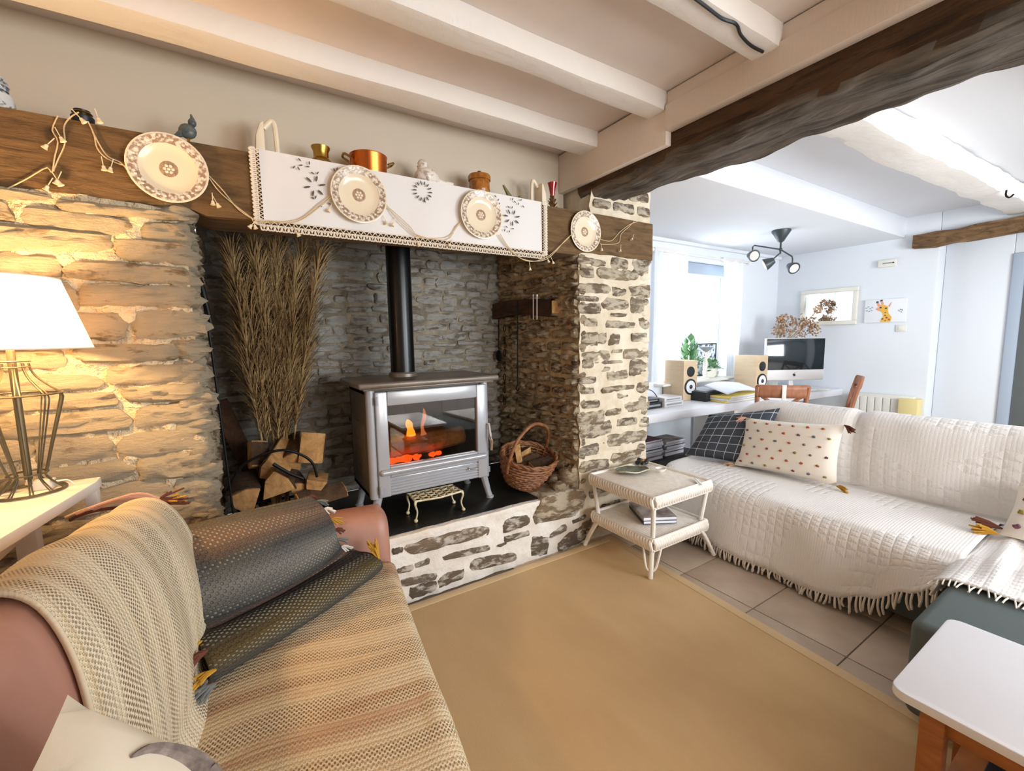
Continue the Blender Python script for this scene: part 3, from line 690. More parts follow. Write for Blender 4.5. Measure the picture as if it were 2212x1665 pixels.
# ------------------------------------------------------------------ ornaments on the mantel
ZM=2.262; YO=2.34
def mpos(u,v,y=YO): p=ony(u,v,y); return p
zM=2.245
p=mpos(0,200); j=thing('ginger_jar','blue and white lidded jar at the mantel left end','jar',(-.665,2.34,zM))
MB().lathe([(.03,0),(.045,.01),(.05,.05),(.045,.085),(.03,.1),(.03,.105)],(-.665,2.34,zM),20).build('body','bluewhite',j)
MB().lathe([(.036,.10),(.037,.125),(.03,.145),(.012,.158),(.006,.165),(.008,.17),(0,.175)],(-.665,2.34,zM),20).build('lid','bluewhite',j)
MB().tube([V((-.665+.0375*math.cos(a),2.34+.0375*math.sin(a),zM+.118)) for a in [k*2*PI/20 for k in range(20)]],.003,5,closed=True).build('band','alu',j)
p=mpos(178,250,2.28); t=thing('pot','small black pot behind the fairy lights on the mantel','pot',(p.x,2.28,zM))
MB().lathe([(.02,0),(.032,.02),(.034,.04),(.022,.055),(.024,.064),(.018,.06)],(p.x,2.28,zM),16).build('bowl','black',t); MB().lathe([(.026,.05),(.03,.054),(.026,.058)],(p.x,2.28,zM),16).build('ring','brass',t)
# blue grey bird
p=mpos(405,280,2.31); t=thing('bird_ornament','small blue grey pottery bird above the left plate','ornament',(p.x,2.31,zM))
b=MB().blob((p.x,2.31,zM+.075),(.032,.02,.03),12,8,0,0,ry(-.5)); b.blob((p.x+.018,2.31,zM+.112),(.015,.014,.018),10,7); b.tube([(p.x-.02,2.31,zM+.065),(p.x-.05,2.31,zM+.04)],[.014,.005],6); b.tube([(p.x+.02,2.31,zM+.125),(p.x+.016,2.31,zM+.145)],[.009,.003],6); b.build('body','bluebird',t)
MB().tube([(p.x,2.31,zM+.05),(p.x+.002,2.31,zM)],.006,6).lathe([(.025,0),(.02,.006),(0,.008)],(p.x,2.31,zM),12).build('stand','brass',t)
# white irons standing on end
def flat_iron(x,y,label,mir=1,hh=.185):
    t=thing('flat_iron',label,'flat iron',(x,y,zM),'white painted flat irons')
    poly=[(-.045,0),(-.045+.0,.02),(-.04,.10),(-.022,.15),(-.005,.165),(-.005,0)]
    MB().prism([(q[0]*mir,q[1]*hh/.185) for q in poly],(x,y-.045,zM),X3,Z3,(0,.09,0)).build('sole_plate','ironwhite',t,bev=.008)
    MB().tube(spline([(x+mir*.005*0-.004*mir,y,zM+.145*hh/.185),(x+.012*mir,y,zM+.165*hh/.185),(x+.03*mir,y,zM+hh*.98),(x+.042*mir,y,zM+hh*.86),(x+.046*mir,y,zM+.05),(x+.044*mir,y,zM+.0)],20),.011,8).build('handle','ironwhite',t)
    MB().tube([(x-.01*mir,y,zM+.02),(x+.044*mir,y,zM+.015)],.008,8).build('bracket','ironwhite',t)
flat_iron(.168,2.33,'white flat iron standing at the runner left end',1,.2)
flat_iron(1.675,2.33,'white flat iron standing beside the red candle cup',-1,.19)
t=thing('vase','squat brass vase left of the copper pan','vase',(.40,2.33,zM))
MB().lathe([(.03,0),(.05,.015),(.055,.04),(.045,.065),(.034,.075),(.034,.105),(.042,.12),(.043,.126),(.038,.122),(.03,.1),(0,.1)],(.40,2.33,zM),24).build('body','brass',t)
t=thing('copper_pan','round copper pan with brass handles on the mantel','pan',(.627,2.34,zM))
MB().lathe([(.082,0),(.086,.01),(.09,.125),(.093,.13),(.09,.132),(.086,.125),(.08,.012),(0,.01)],(.627,2.34,zM),36).build('bowl','copper',t)
for s in (-1,1):
    x=.627+s*.09; MB().tube(spline([(x,2.31,zM+.1),(x+s*.03,2.315,zM+.115),(x+s*.034,2.34,zM+.118),(x+s*.03,2.365,zM+.115),(x,2.37,zM+.1)],12),.0055,6).build('handle','brass',t)
t=thing('bird_ornament','flower patterned white china bird on the mantel','ornament',(.95,2.33,zM))
b=MB(); pts=spline([(.90,2.33,zM+.022+.03),(.91,2.33,zM+.022+.05),(.94,2.33,zM+.022+.06),(.985,2.33,zM+.022+.05),(1.03,2.33,zM+.022+.045),(1.09,2.33,zM+.022+.05)],18); b.tube(pts,[.02+.034*math.sin(min(1,i/12)*PI)**.7 if i<12 else .02-.002*(i-12) for i in range(19)],14); b.blob((.912,2.33,zM+.022+.115),(.03,.03,.034),14,9); b.tube([(.925,2.33,zM+.022+.05),(.914,2.33,zM+.022+.11)],[.05,.03],14); b.tube([(.888,2.33,zM+.022+.118),(.872,2.33,zM+.022+.11)],[.008,.002],6); b.blob((.93,2.33,zM+.04),(.05,.04,.04)); b.build('body','chintz',t)
t=thing('canister','amber glazed lidded canister above the third plate','canister',(1.26,2.33,zM))
MB().lathe([(.055,0),(.06,.004),(.06,.06),(.062,.064),(.06,.068),(.06,.115),(.058,.118)],(1.26,2.33,zM),28).build('body','amber',t)
l=MB().lathe([(.065,.118),(.066,.14),(.062,.148),(.02,.155)],(1.26,2.33,zM),28).build('lid','amber',t); MB().lathe([(.01,.154),(.009,.165),(.011,.172),(0,.176)],(1.26,2.33,zM),12).build('knob','darkwood',l)
t=thing('bird_ornament','small olive glazed bird with raised tail on the mantel','ornament',(1.48,2.31,zM))
b=MB().blob((1.49,2.31,zM+.035),(.045,.022,.025),12,8); b.tube(spline([(1.465,2.31,zM+.04),(1.44,2.31,zM+.075),(1.41,2.31,zM+.115)],8),[.018]+[.016-.0015*i for i in range(8)],8); b.blob((1.528,2.31,zM+.058),(.012,.011,.014)); b.tube([(1.535,2.31,zM+.06),(1.55,2.31,zM+.064)],[.005,.001],6); b.lathe([(.022,0),(.018,.014),(.006,.02)],(1.49,2.31,zM),12); b.build('body','green',t)
t=thing('candle_cup','red glass candle cup on a spiky brass cone base','candle holder',(1.765,2.29,zM))
MB().lathe([(.012,.10),(.016,.115),(.022,.15),(.03,.18),(.028,.18),(.018,.14),(0,.12)],(1.765,2.29,zM),20).build('cup','red',t)
b=MB().lathe([(.036,0),(.034,.01),(.014,.02),(.016,.06),(.012,.10)],(1.765,2.29,zM),16)
for k in range(18):
    a=k*2.4; z=zM+.022+.0035*k; r=.04-.0012*k; b.tube([(1.765+.008*math.cos(a),2.29+.008*math.sin(a),z),(1.765+r*math.cos(a),2.29+r*math.sin(a),z+.02)],[.008,.0015],5)
b.build('cone_base','cone',t)

# ------------------------------------------------------------------ stove
x0,x1,yf,yb,z0,z1=.57,1.34,2.41,2.84,.548,1.172
sv=thing('wood_stove','grey enamel wood burning stove with a lit fire','stove',(.955,2.62,.4))
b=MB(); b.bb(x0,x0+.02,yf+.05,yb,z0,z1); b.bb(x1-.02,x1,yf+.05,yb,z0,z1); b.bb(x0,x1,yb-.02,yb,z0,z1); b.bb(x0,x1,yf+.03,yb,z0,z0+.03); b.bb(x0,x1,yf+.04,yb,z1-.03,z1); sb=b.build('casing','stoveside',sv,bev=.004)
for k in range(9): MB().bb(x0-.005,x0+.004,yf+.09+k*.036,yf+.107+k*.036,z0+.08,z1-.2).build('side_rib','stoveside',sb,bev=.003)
b=MB(); b.lathe([(.026,z0),(.026,z1)],(x0+.026,yf+.035,0),16); b.build('corner_post','stove',sv)
b=MB(); b.lathe([(.026,z0),(.026,z1)],(x1-.026,yf+.035,0),16); b.build('corner_post','stove',sv)
b=MB(); poly=[(x0-.05,yf-.045),(x1+.05,yf-.045),(x1+.05,yb+.03),(x0-.05,yb+.03)]; b.prism([(p[0],p[1]) for p in poly],(0,0,z1+.012),X3,Y3,(0,0,.034)); tp=b.build('top_plate','stovetop',sv,bev=.012,seg=3)
MB().bb(x0-.02,x1+.02,yf-.02,yb,z1,z1+.014).build('top_lip','stovetop',tp,bev=.004)
# door: frame of four bars round the glass
gx0,gx1,gz0,gz1=.683,1.247,.728,1.078
b=MB(); b.bb(.615,gx0,yf,yf+.035,.552,1.16); b.bb(gx1,1.318,yf,yf+.035,.552,1.16); b.bb(gx0-.001,gx1+.001,yf,yf+.035,gz1,1.16); b.bb(gx0-.001,gx1+.001,yf,yf+.035,.66,gz0); dr=b.build('door','stove',sv,bev=.007,seg=3)
MB().bb(gx0-.005,gx1+.005,yf+.018,yf+.024,gz0-.005,gz1+.005).build('door_glass','stoveglass',dr,smooth=0)
MB().tube([(.64,yf-.004,.698),(1.29,yf-.004,.698)],.019,12).blob((.64,yf-.004,.698),(.02,.02,.019)).blob((1.29,yf-.004,.698),(.02,.02,.019)).build('door_rail','stove',dr)
for z in (.60,1.11): MB().tube([(.622,yf-.006,z-.022),(.622,yf-.006,z+.022)],.009,8).build('hinge','stove',dr)
# ash drawer with slats
d2=MB().bb(.672,1.262,yf+.012,yf+.03,.552,.658).build('ash_drawer','stove',sv,bev=.004)
for k in range(6): MB().tube([(.68,yf+.01,.563+k*.0165),(1.254,yf+.01,.563+k*.0165)],.0062,6).build('slat','stove',d2)
b=MB(); b.tube(spline([(1.165,yf,.612),(1.172,yf,.625),(1.178,yf,.64),(1.182,yf,.625),(1.186,yf,.612)],10),.0018,5); b.tube([(1.168,yf,.622),(1.188,yf,.624)],.0015,5); b.tube(spline([(1.188,yf,.618),(1.194,yf,.626),(1.199,yf,.616),(1.205,yf,.626),(1.211,yf,.616),(1.217,yf,.626),(1.224,yf,.617),(1.232,yf,.628),(1.246,yf,.632)],24),.0016,5); b.build('script_badge','chrome',d2)
h=MB().tube(spline([(1.322,yf-.012,.905),(1.324,yf-.02,.86),(1.326,yf-.028,.82),(1.335,yf-.03,.78),(1.337,yf-.022,.73)],14),[.010]*5+[.011]*5+[.009]*5,10).build('handle','chrome',sv); MB().tube([(1.322,yf+.01,.90),(1.322,yf-.018,.90)],.008,8).build('handle_pivot','chrome',h)
for sx,x in ((-1,x0+.05),(1,x1-.04)):
    for y in (yf+.04,yb-.05):
        MB().tube([(x,y,z0+.02),(x+sx*.03,y-.01,.44),(x+sx*.042,y-.012,.405)],[.026,.02,.02],10).lathe([(.026,0),(.026,.01),(.02,.014)],(x+sx*.042,y-.012,.4),12).build('leg','stove',sv)
MB().bb(x1-.02,x1+.012,yf+.03,yf+.06,z0+.02,z0+.06).build('latch','stove',sv,bev=.004)
fl=MB().tube([(.875,2.7,z1+.03),(.875,2.7,2.12)],.075,28).build('flue_pipe','flue',sv); MB().lathe([(.09,0),(.088,.02),(.078,.03)],(.875,2.7,z1+.044),28).build('flue_collar','stovetop',sv)
b=MB(); b.bb(.60,1.31,yb-.06,yb-.03,.6,1.14); b.bb(.60,.62,yf+.05,yb-.04,.6,1.14); b.bb(1.29,1.31,yf+.05,yb-.04,.6,1.14); b.bb(.6,1.31,yf+.04,yb-.04,.6,.69); b.build('firebrick_lining','firebrick',sv)
for k in range(5): MB().bb(.625+k*.134,.752+k*.134,yb-.075,yb-.058,.72,1.12).build('firebrick','firebrick',sv,bev=.004)
fi=thing('burning_log','half burnt log glowing inside the stove','log',(.95,2.6,.69))
MB().tube([(.70,2.56,.79),(.82,2.575,.80),(.98,2.57,.80),(1.215,2.58,.815)],[.06,.066,.066,.06],10).build('wood','split',fi,smooth=25)
MB().tube([(.72,2.66,.84),(1.12,2.69,.88)],[.05,.055],8).build('wood_behind','bark',fi,smooth=25)
for px,py,r in ((860,990,.02),(880,988,.028),(900,985,.022),(935,982,.02),(948,984,.016),(848,996,.02),(868,994,.018)):
    p=ony(px,py,2.47); MB().blob((p.x,2.475,.742),(r*1.3,.02,r*.8),8,6,.5,px).build('ember','ember',fi)
b=MB(); b.tube(spline([ony(888,940,2.52),ony(886,925,2.52),ony(882,912,2.52),ony(880,906,2.52)],12),[.03,.028,.026,.022,.018,.02,.022,.022,.018,.014,.01,.006,.002],8); b.build('flame','flame',fi)
b=MB(); b.tube(spline([ony(915,938,2.54),ony(912,920,2.54),ony(917,900,2.54),ony(915,882,2.54)],12),[.02,.016,.012,.01,.01,.011,.012,.013,.013,.012,.009,.006,.002],8); b.build('pale_flame','flame2',fi)
# trivet
t=thing('trivet','cast openwork brass trivet standing before the stove','trivet',(.945,2.36,.4))
tx0,tx1,ty0,ty1,tz=.79,1.09,2.325,2.465,.525
b=MB(); b.tube([(tx0,ty0,tz),((tx0+tx1)/2,ty0-.012,tz-.004),(tx1,ty0,tz),(tx1,ty1,tz),(tx0,ty1,tz)],.006,6,closed=True)
for i in range(6):
    for j in range(3):
        c=V((tx0+.025+i*.05,ty0+.024+j*.046,tz)); b.tube([c+V((.02*math.cos(a),.02*math.sin(a),0)) for a in [k*PI/5 for k in range(10)]],.0042,5,closed=True)
        if i<5: b.tube([c+V((.02,0,0)),c+V((.03,.012,0))],.004,5)
b.build('openwork_top','antique',t)
for x,y in ((tx0+.005,ty0),(tx1-.005,ty0),(tx0+.005,ty1),(tx1-.005,ty1)):
    s=-1 if x<.94 else 1
    MB().tube(spline([(x,y,tz),(x+s*.006,y-.004,tz-.02),(x-s*.006,y,.46),(x+s*.004,y-.004,.42)],10),[.009,.009,.008,.007,.006,.006,.0055,.005,.005,.005,.005],8).blob((x+s*.006,y-.005,.412),(.012,.012,.0115)).build('leg','antique',t)
# ------------------------------------------------------------------ logs, pampas, tools
bk_=thing('log_basket','black iron log basket with hoop handle left of stove','log basket',(.13,2.62,.4))
b=MB()
for k in range(7):
    x=-.05+k*.06; b.tube(spline([(x,2.44,.52),(x,2.5,.42),(x,2.65,.41),(x,2.78,.42),(x,2.84,.52)],12),.006,6)
b.tube([(-.07,2.44,.52),(.34,2.44,.52),(.34,2.84,.52),(-.07,2.84,.52)],.008,6,closed=True); b.build('cradle','iron',bk_)
for x,y in ((-.06,2.45),(.33,2.45),(-.06,2.83),(.33,2.83)): MB().tube([(x,y,.52),(x,y,.4)],.01,6).build('leg','iron',bk_)
MB().tube(spline([ony(490,1060,2.46),ony(520,1010,2.46),ony(560,985,2.46),ony(610,972,2.46),ony(650,982,2.46),ony(675,1000,2.46),ony(685,1030,2.46)],30),.007,7).build('hoop_handle','iron',bk_)
MB().tube(spline([ony(590,1002,2.45),ony(625,1022,2.45),ony(655,1034,2.45)],10),.009,7).build('bar','iron',bk_)
LOGL=['split log with pale cut face at the log pile front','split log lying lowest at the pile left','pale wedge log in the middle of the pile','upright dark log at the back of the pile','small split log at the pile right end','log leaning behind the pale wedge','narrow log wedged under the hoop handle','thin log standing at the pile back left','flat log low in front of the cradle']
LOGS=[((595,1052),2.50,.075,.3,(.15,1,.12),.2),((532,1085),2.48,.07,.3,(-.1,1,.05),1.2),((588,1020),2.56,.065,.28,(.4,1,.3),2.2),((668,1000),2.62,.06,.17,(.2,.2,1),.4),((682,1052),2.48,.05,.22,(.2,1,-.05),2.8),((630,1000),2.62,.055,.26,(.2,1,.3),1.6),((645,1060),2.52,.045,.24,(-.1,1,.1),.8),((552,1010),2.66,.05,.14,(.05,.4,1),2.0),((640,1090),2.46,.05,.26,(1,.3,0),.3)]
def log(p,r,L,d,roll,label,name='firewood_log',cat='log',grp='firewood logs left of the stove'):
    d=V(d).normalized(); up=V((0,0,1)) if abs(d.z)<.9 else V((1,0,0)); sx=d.cross(up).normalized(); sy=sx.cross(d)
    c,s_=math.cos(roll),math.sin(roll); ax=sx*c+sy*s_; ay=sy*c-sx*s_
    t=thing(name,label,cat,p,grp)
    poly=[(-r,-r*.7),(r*1.1,-r*.6),(r*.9,r*.3),(r*.2,r*1.15),(-r*.5,r*.6)]
    b=MB(); q=V(p); b.prism(poly,q,ax,ay,d*L)
    b.build('split_wood','split',t,bev=r*.08,seg=2,smooth=30)
    arc=[(r*1.1,-r*.6),(r*1.06,-r*.15),(r*.9,r*.3),(r*.6,r*.78),(r*.2,r*1.15)]; out=[(x*1.07,y*1.07) for x,y in arc]
    MB().prism(arc+out[::-1],q+d*.008,ax,ay,d*(L-.016)).build('bark','bark',t)
    return t
for k,((u,v),y,r,L,d,ro) in enumerate(LOGS):
    p=ony(u,v,y); p.z=max(p.z,.47); log(p,r,L,d,ro,LOGL[k])
pg=thing('pampas_bundle','tall bundle of dried pampas grass behind the logs','dried grass',(.13,2.78,.42))
rp_=random.Random(3)
tips=[((500,560),.55),((545,530),.7),((600,520),.75),((655,545),.6),((690,560),.5),((560,600),.55),((620,620),.6),((585,560),.7),((640,590),.55),((530,640),.5),((610,680),.5),((655,650),.45)]
for k,((u,v),L) in enumerate(tips):
    tip=ony(u,v-10,2.72+.02*(k%4)); tip.z=min(tip.z,1.97); base=V((.085+.09*rp_.random(),2.76+.04*rp_.random(),.43)); mid=base.lerp(tip,.55)+V((rp_.uniform(-.015,.015),0,.02))
    st_=spline([base,base.lerp(mid,.5),mid,tip],14); MB().tube(st_,[.0065-.0003*i for i in range(15)],6).build('stem','straw',pg)
    b=MB()
    for i in range(1000):
        q=rp_.random()**.8; f=.42+.58*q; c=interp([base,base.lerp(mid,.5),mid,tip],f); dr_=(interp([base,base.lerp(mid,.5),mid,tip],min(1,f+.03))-c)
        dr_=dr_.normalized() if dr_.length>1e-5 else V((0,0,1)); a=rp_.random()*2*PI; sd_=V((math.cos(a),math.sin(a)*.8,rp_.uniform(-.3,.5))); c=c+sd_*rp_.uniform(0,.012); ln=(.05+.10*rp_.random())*(1.15-.5*q)*(.35+1.2*min(1,(f-.42)*4))
        p1=c+dr_*ln*.6+sd_*ln*.4; p2=c+dr_*ln*.95+sd_*ln*.72-V((0,0,ln*.18)); wv=dr_.cross(sd_).normalized()*.0017
        b.add([c-wv,c+wv,p1+wv*1.4,p1-wv*1.4,p2],[(0,1,2,3),(3,2,4)])
    b.build('plume','pampas',pg,smooth=0,kind='stuff')
for k,(pts) in enumerate((((560,930),(548,860),(525,800),(520,700),(528,640)),((585,930),(570,840),(540,780),(505,745)),((600,940),(612,850),(628,730),(640,640)))):
    MB().tube(spline([ony(u,v,2.74) for u,v in pts],16),.003,5).build('stem','straw',pg)
# poker against the left pier
t=thing('poker','black iron poker leaning in the hearth by the left pier','poker',(-.08,2.42,.41))
MB().tube([ony(434,612,2.42),ony(458,760,2.42),(-.075,2.44,.405)],[.006,.006,.005],7).build('shaft','iron',t); MB().tube(spline([ony(430,600,2.42),ony(437,625,2.42),ony(447,665,2.42),ony(455,700,2.42)],10),[.012]*6+[.010]*5,8).build('grip','iron',t)
t=thing('plank','dark slanted plank behind the left pier in the hearth','plank',(-.02,2.9,.41))
MB().box((-.02,2.98,.78),(.09,.03,.7),ry(-.3)).build('board','darkwood',t,bev=.005)
# willow basket and kindling
bc=V((1.61,2.445,.405)); wb=thing('willow_basket','brown willow basket with arched handle right of the stove','basket',bc)
tiltm=rz(.4)@rxm(.3)
def bp(a,r,z): return bc+V((0,0,.05))+tiltm@V((r*1.05*math.cos(a),r*.85*math.sin(a),z))
for k in range(10):
    z=.012+k*.02; r=.135+.075*math.sin(k/9*PI*.5); b=MB()
    b.tube([bp(2*PI*i/40,r+.0045*(1 if (i+k)%2 else -1),z) for i in range(40)],.0085,6,closed=True); b.build('weave','willow',wb)
for i in range(20):
    a=2*PI*i/20; MB().tube([bp(a,.13,.0),bp(a,.185,.1),bp(a,.21,.2)],.006,5).build('stake','willow',wb)
for s in (0,1): MB().tube([bp(2*PI*i/40+s*.1,.212+.008*math.sin(i*PI/2+s*PI),.205+.008*math.cos(i*PI/2+s*PI)) for i in range(40)],.009,6,closed=True).build('rim','willow',wb)
MB().tube(spline([bp(PI*.98,.21,.12),bp(PI*.98,.215,.24),bp(PI*.97,.17,.36),bp(PI*.75,.03,.43),bp(0.05,.16,.37),bp(.0,.21,.25),bp(0,.21,.12)],30),.0115,8).build('handle','willow',wb)
b=MB(); b.lathe([(0,.0),(.135,.0),(.14,.012),(0,.012)],bc+V((0,0,.045)),24,tiltm); b.build('base','willow',wb)
KL=['flat split kindling across the willow basket','dark bark piece at the willow basket back','pale kindling block at the willow basket right','small kindling stick pointing up in the basket','grey bark slab low in the willow basket']
for k,(dx,dy,dz,r,L,d,ro) in enumerate(((-.12,.0,.10,.045,.26,(1,.1,.12),.3),(-.08,.06,.14,.04,.2,(1,.3,.2),1.5),(.02,-.07,.12,.04,.15,(1,-.1,.1),.6),(-.02,.0,.12,.018,.15,(-.1,.1,1),.5),(-.1,-.06,.06,.04,.2,(1,0,0),2.2))):
    log(bc+V((dx*1.05,dy,dz+.02)),r*1.25,L*1.15,d,ro,KL[k],'kindling','kindling','kindling in the willow basket')
# old timber on the cheek with hanging tools
ckx=lambda y: 1.925-.107*(y-2.214)
t=thing('wall_timber','blackened timber lintel set in the fireplace cheek','timber',(1.85,2.8,1.6))
b=MB(); 
def tf(u,v):
    a=[(0,0),(.5,0),(1,0),(1,.5),(1,1),(.5,1),(0,1),(0,.5)][int(round(u*8))%8]; y=2.40+v*.68; x=ckx(y)-.075+a[0]*.09; z=1.60+a[1]*.115+.01*noise.noise(V((y*5,a[0],a[1]*3)))
    return V((x,y,z+.02*math.sin(y*5)))
b.grid(tf,8,14); b.build('beam','darkwood',t,smooth=50); MB().bb(ckx(2.4)-.07,ckx(2.4)+.0,2.39,2.402,1.61,1.70).build('sawn_end','split',t,bev=.01)
def hang(name,label,cat,u,v0,v1,fn):
    y=2.95; p=onx(u,v0,1.78); q=onx(u,v1,1.78); t=thing(name,label,cat,q,'hearth tools'); fn(t,p,q)
def pinc(t,p,q):
    for s in (-1,1): MB().tube(spline([p+V((0,s*.004,0)),p.lerp(q,.3)+V((0,s*.028,0)),p.lerp(q,.85)+V((0,s*.024,0)),q],14),.008,6).build('arm','iron',t)
hang('tongs','black iron tongs hanging below the cheek timber','tongs',1051,690,762,pinc)
def ladle(t,p,q):
    MB().tube([p,q+V((0,0,.05))],.004,6).build('shaft','iron',t); MB().blob(q,(.02,.035,.045),12,8).build('bowl','iron',t)
hang('ladle','round black ladle hanging beside the tongs','ladle',1077,690,768,ladle)
def rod(t,p,q):
    MB().tube([p,q],.004,6).build('rod','iron',t); MB().tube(spline([q,q+V((-.0,.02,-.03)),q+V((0,.0,-.05)),q+V((0,-.02,-.03))],8),.004,6).build('hook','iron',t)
hang('fire_hook','long thin iron hook hanging down the cheek','hook',1118,650,830,rod)
def cres(t,p,q):
    for k in range(7): MB().tube([p.lerp(q,(k+.5)/7)+V((0 if k%2 else .01*math.cos(a),.01*math.cos(a) if k%2 else 0,.028*math.sin(a))) for a in [i*PI/5 for i in range(10)]],.0035,5,closed=True).build('link','iron',t)
hang('chain','iron chain hanging from the cheek timber end','chain',1090,695,880,cres)
for k,u in enumerate((1152,1160)):
    p=onx(u,640,1.80); q=onx(u,690,1.80); tag(MB().tube([p,q],.004,6).lathe([(.008,0),(.008,.012),(.004,.014)],p,8).build('candle_pin','alu'),'thin pale %s pin on the cheek timber'%('left' if k==0 else 'right'),'pin','pins on the cheek timber')

# ------------------------------------------------------------------ left sofa
SR=-.135; so=V((.505,1.90,0))
sf=loc_thing('leather_sofa','mauve leather sofa half covered by crochet throws','sofa',so,SR)
def S2W(p): return so+rz(SR)@V(p)
MB().bb(-.88,.0,-1.85,.02,.06,.34).build('base','leather',sf,bev=.03,seg=3)
MB().bb(-.66,.0,-1.82,-.005,.30,.43).build('seat_cushion','leather',sf,bev=.05,seg=4)
bprof=[(-.62,.38),(-.62,.50),(-.615,.62),(-.628,.76),(-.665,.90),(-.73,.99),(-.81,.985),(-.87,.9),(-.89,.7),(-.89,.4),(-.89,.08)]
def bsurf(u,y,off=0.0):
    P=[V((p[0],0,p[1])) for p in bprof]; c=interp(P,u); c2=interp(P,min(1,u+.01)); c1=interp(P,max(0,u-.01)); tn=(c2-c1).normalized(); nrm=V((-tn.z,0,tn.x)); nrm=-nrm
    ctr=V((-.74,0,.6)); 
    if nrm.dot(c-ctr)<0: nrm=-nrm
    e=1
    d=min(-.12-y,y+1.85)
    if d<.16: k=1-max(0,d)/.16; e=1-.35*k*k
    q=ctr+(c-ctr)*V((1,1,1)).x
    z=.08+(c.z-.08)*(1-.16*(1-e)/.35)*(1-.05*max(0,min(1,(y+.75)/.6))) ; x=-.74+(c.x+.74)*e
    bul=.015*math.sin(y*5.2)
    return V((x,y,z))+nrm*(off+bul*.6)
b=MB(); b.grid(lambda u,v: bsurf(u,-1.85+1.73*v),30,40)
n0=31
e1=[V((bsurf(i/30,-.12))) for i in range(31)]; b.add(e1,[tuple(range(31))]); e2=[bsurf(i/30,-1.85) for i in range(31)]; b.add(e2,[tuple(range(31))])
b.build('backrest','leather',sf,smooth=60,weld=1e-4)
for y0,nm in ((-.005,'arm'),(-2.08,'arm')):
    b=MB()
    def afn(u,v,y0=y0):
        a=2*PI*u; r=4
        cx_,cz=math.cos(a),math.sin(a); sx=abs(cx_)**(2/r)*(1 if cx_>0 else -1); sz=abs(cz)**(2/r)*(1 if cz>0 else -1)
        k=v; ln=-.60+.615*k; e=1 if .04<k<.96 else .86 if k in(0,1) else .97
        return V((ln,y0+.115+sx*.115*e,.365+sz*.30*e))
    b.grid(afn,28,24); b.add([afn(i/28,1) for i in range(28)],[tuple(range(28))]); b.add([afn(i/28,0) for i in range(28)],[tuple(range(28))])
    b.build(nm,'leather',sf,smooth=60,weld=1e-4)
for x,y in ((-.05,.15),(-.05,-1.98),(-.85,.15),(-.85,-1.98)): MB().lathe([(.02,0),(.03,.07)],(x,y,0),12).build('leg','darkwood',sf)
# throw on the seat
ts=loc_thing('seat_throw','cream crochet throw with brown rows covering the sofa seat','throw',so,SR)
def seatfn(u,v):
    y=-1.83+1.80*v+.012*math.sin(u*9)
    if u<.70: k=u/.70; x=-.62+.60*k; z=.452+.018*math.sin(k*PI)+.008*noise.noise(V((x*5,y*4,1)))
    else:
        k=(u-.70)/.30; a=min(1,k/.35)*PI/2; x=-.02+.05*math.sin(a); z=.452-.05*(1-math.cos(a))-max(0,k-.35)*.5+.006*noise.noise(V((x*5,y*5,1)))
    # far end sinks at the arm
    return V((x+.01*noise.noise(V((0,y*3,k*2))),y,z))
b=MB(); b.grid(seatfn,50,70,(.95,1.8)); b.build('crochet','crochet',ts,smooth=70,solid=.012)
# throw over the backrest
tb=loc_thing('back_throw','pale crochet throw draped over the leather sofa back','throw',so,SR)
def btf(u,v):
    y0=-1.16+.34*u**1.4; y1=-.33+.03*u-.10*max(0,.35-u)-.02*math.sin(u*8)
    y=y0+(y1-y0)*v; uu=.05+u*.68
    p=bsurf(uu,y,.012+.009*(.5+.5*math.sin(y*26+u*2.2))*(1-u*.5))
    if u<.12: p.x+=.05*(1-u/.12)**2
    return p
b=MB(); b.grid(btf,50,60,(.95,.78)); 
for i in list(b.uv): b.uv[i]=(b.uv[i][0],b.uv[i][1])
b.build('crochet','crochet2',tb,smooth=70,solid=.012)
for k,(pp,mm,rr) in enumerate(((((140,1112),(190,1092),(240,1080),(300,1072)),'tassel',.004),(((165,1104),(215,1084),(270,1068),(322,1068)),'pinkwool',.005),(((200,1098),(250,1074),(300,1064),(345,1070)),'tassel',.004),(((150,1118),(180,1104),(222,1094),(262,1090)),'brownwool',.005),(((240,1076),(285,1062),(318,1062),(350,1076)),'pinkwool',.0045))):
    MB().tube(spline([rz(-SR)@(ony(u,v+6,1.80)-so) for u,v in pp],16),rr,7).build('knotted_fringe',mm,tb)
for k,(u,v) in enumerate(((345,1072),(352,1078),(356,1084))):
    p=ony(u,v+4,1.80)-so; p=rz(-SR)@p; b=MB()
    for q in range(9): b.tube([p,p+V((rs.uniform(.02,.07),rs.uniform(-.02,.03),rs.uniform(-.02,.02)))],.003,5)
    b.build('fringe_tassel',('brownwool','mustard','brownwool')[k],tb)
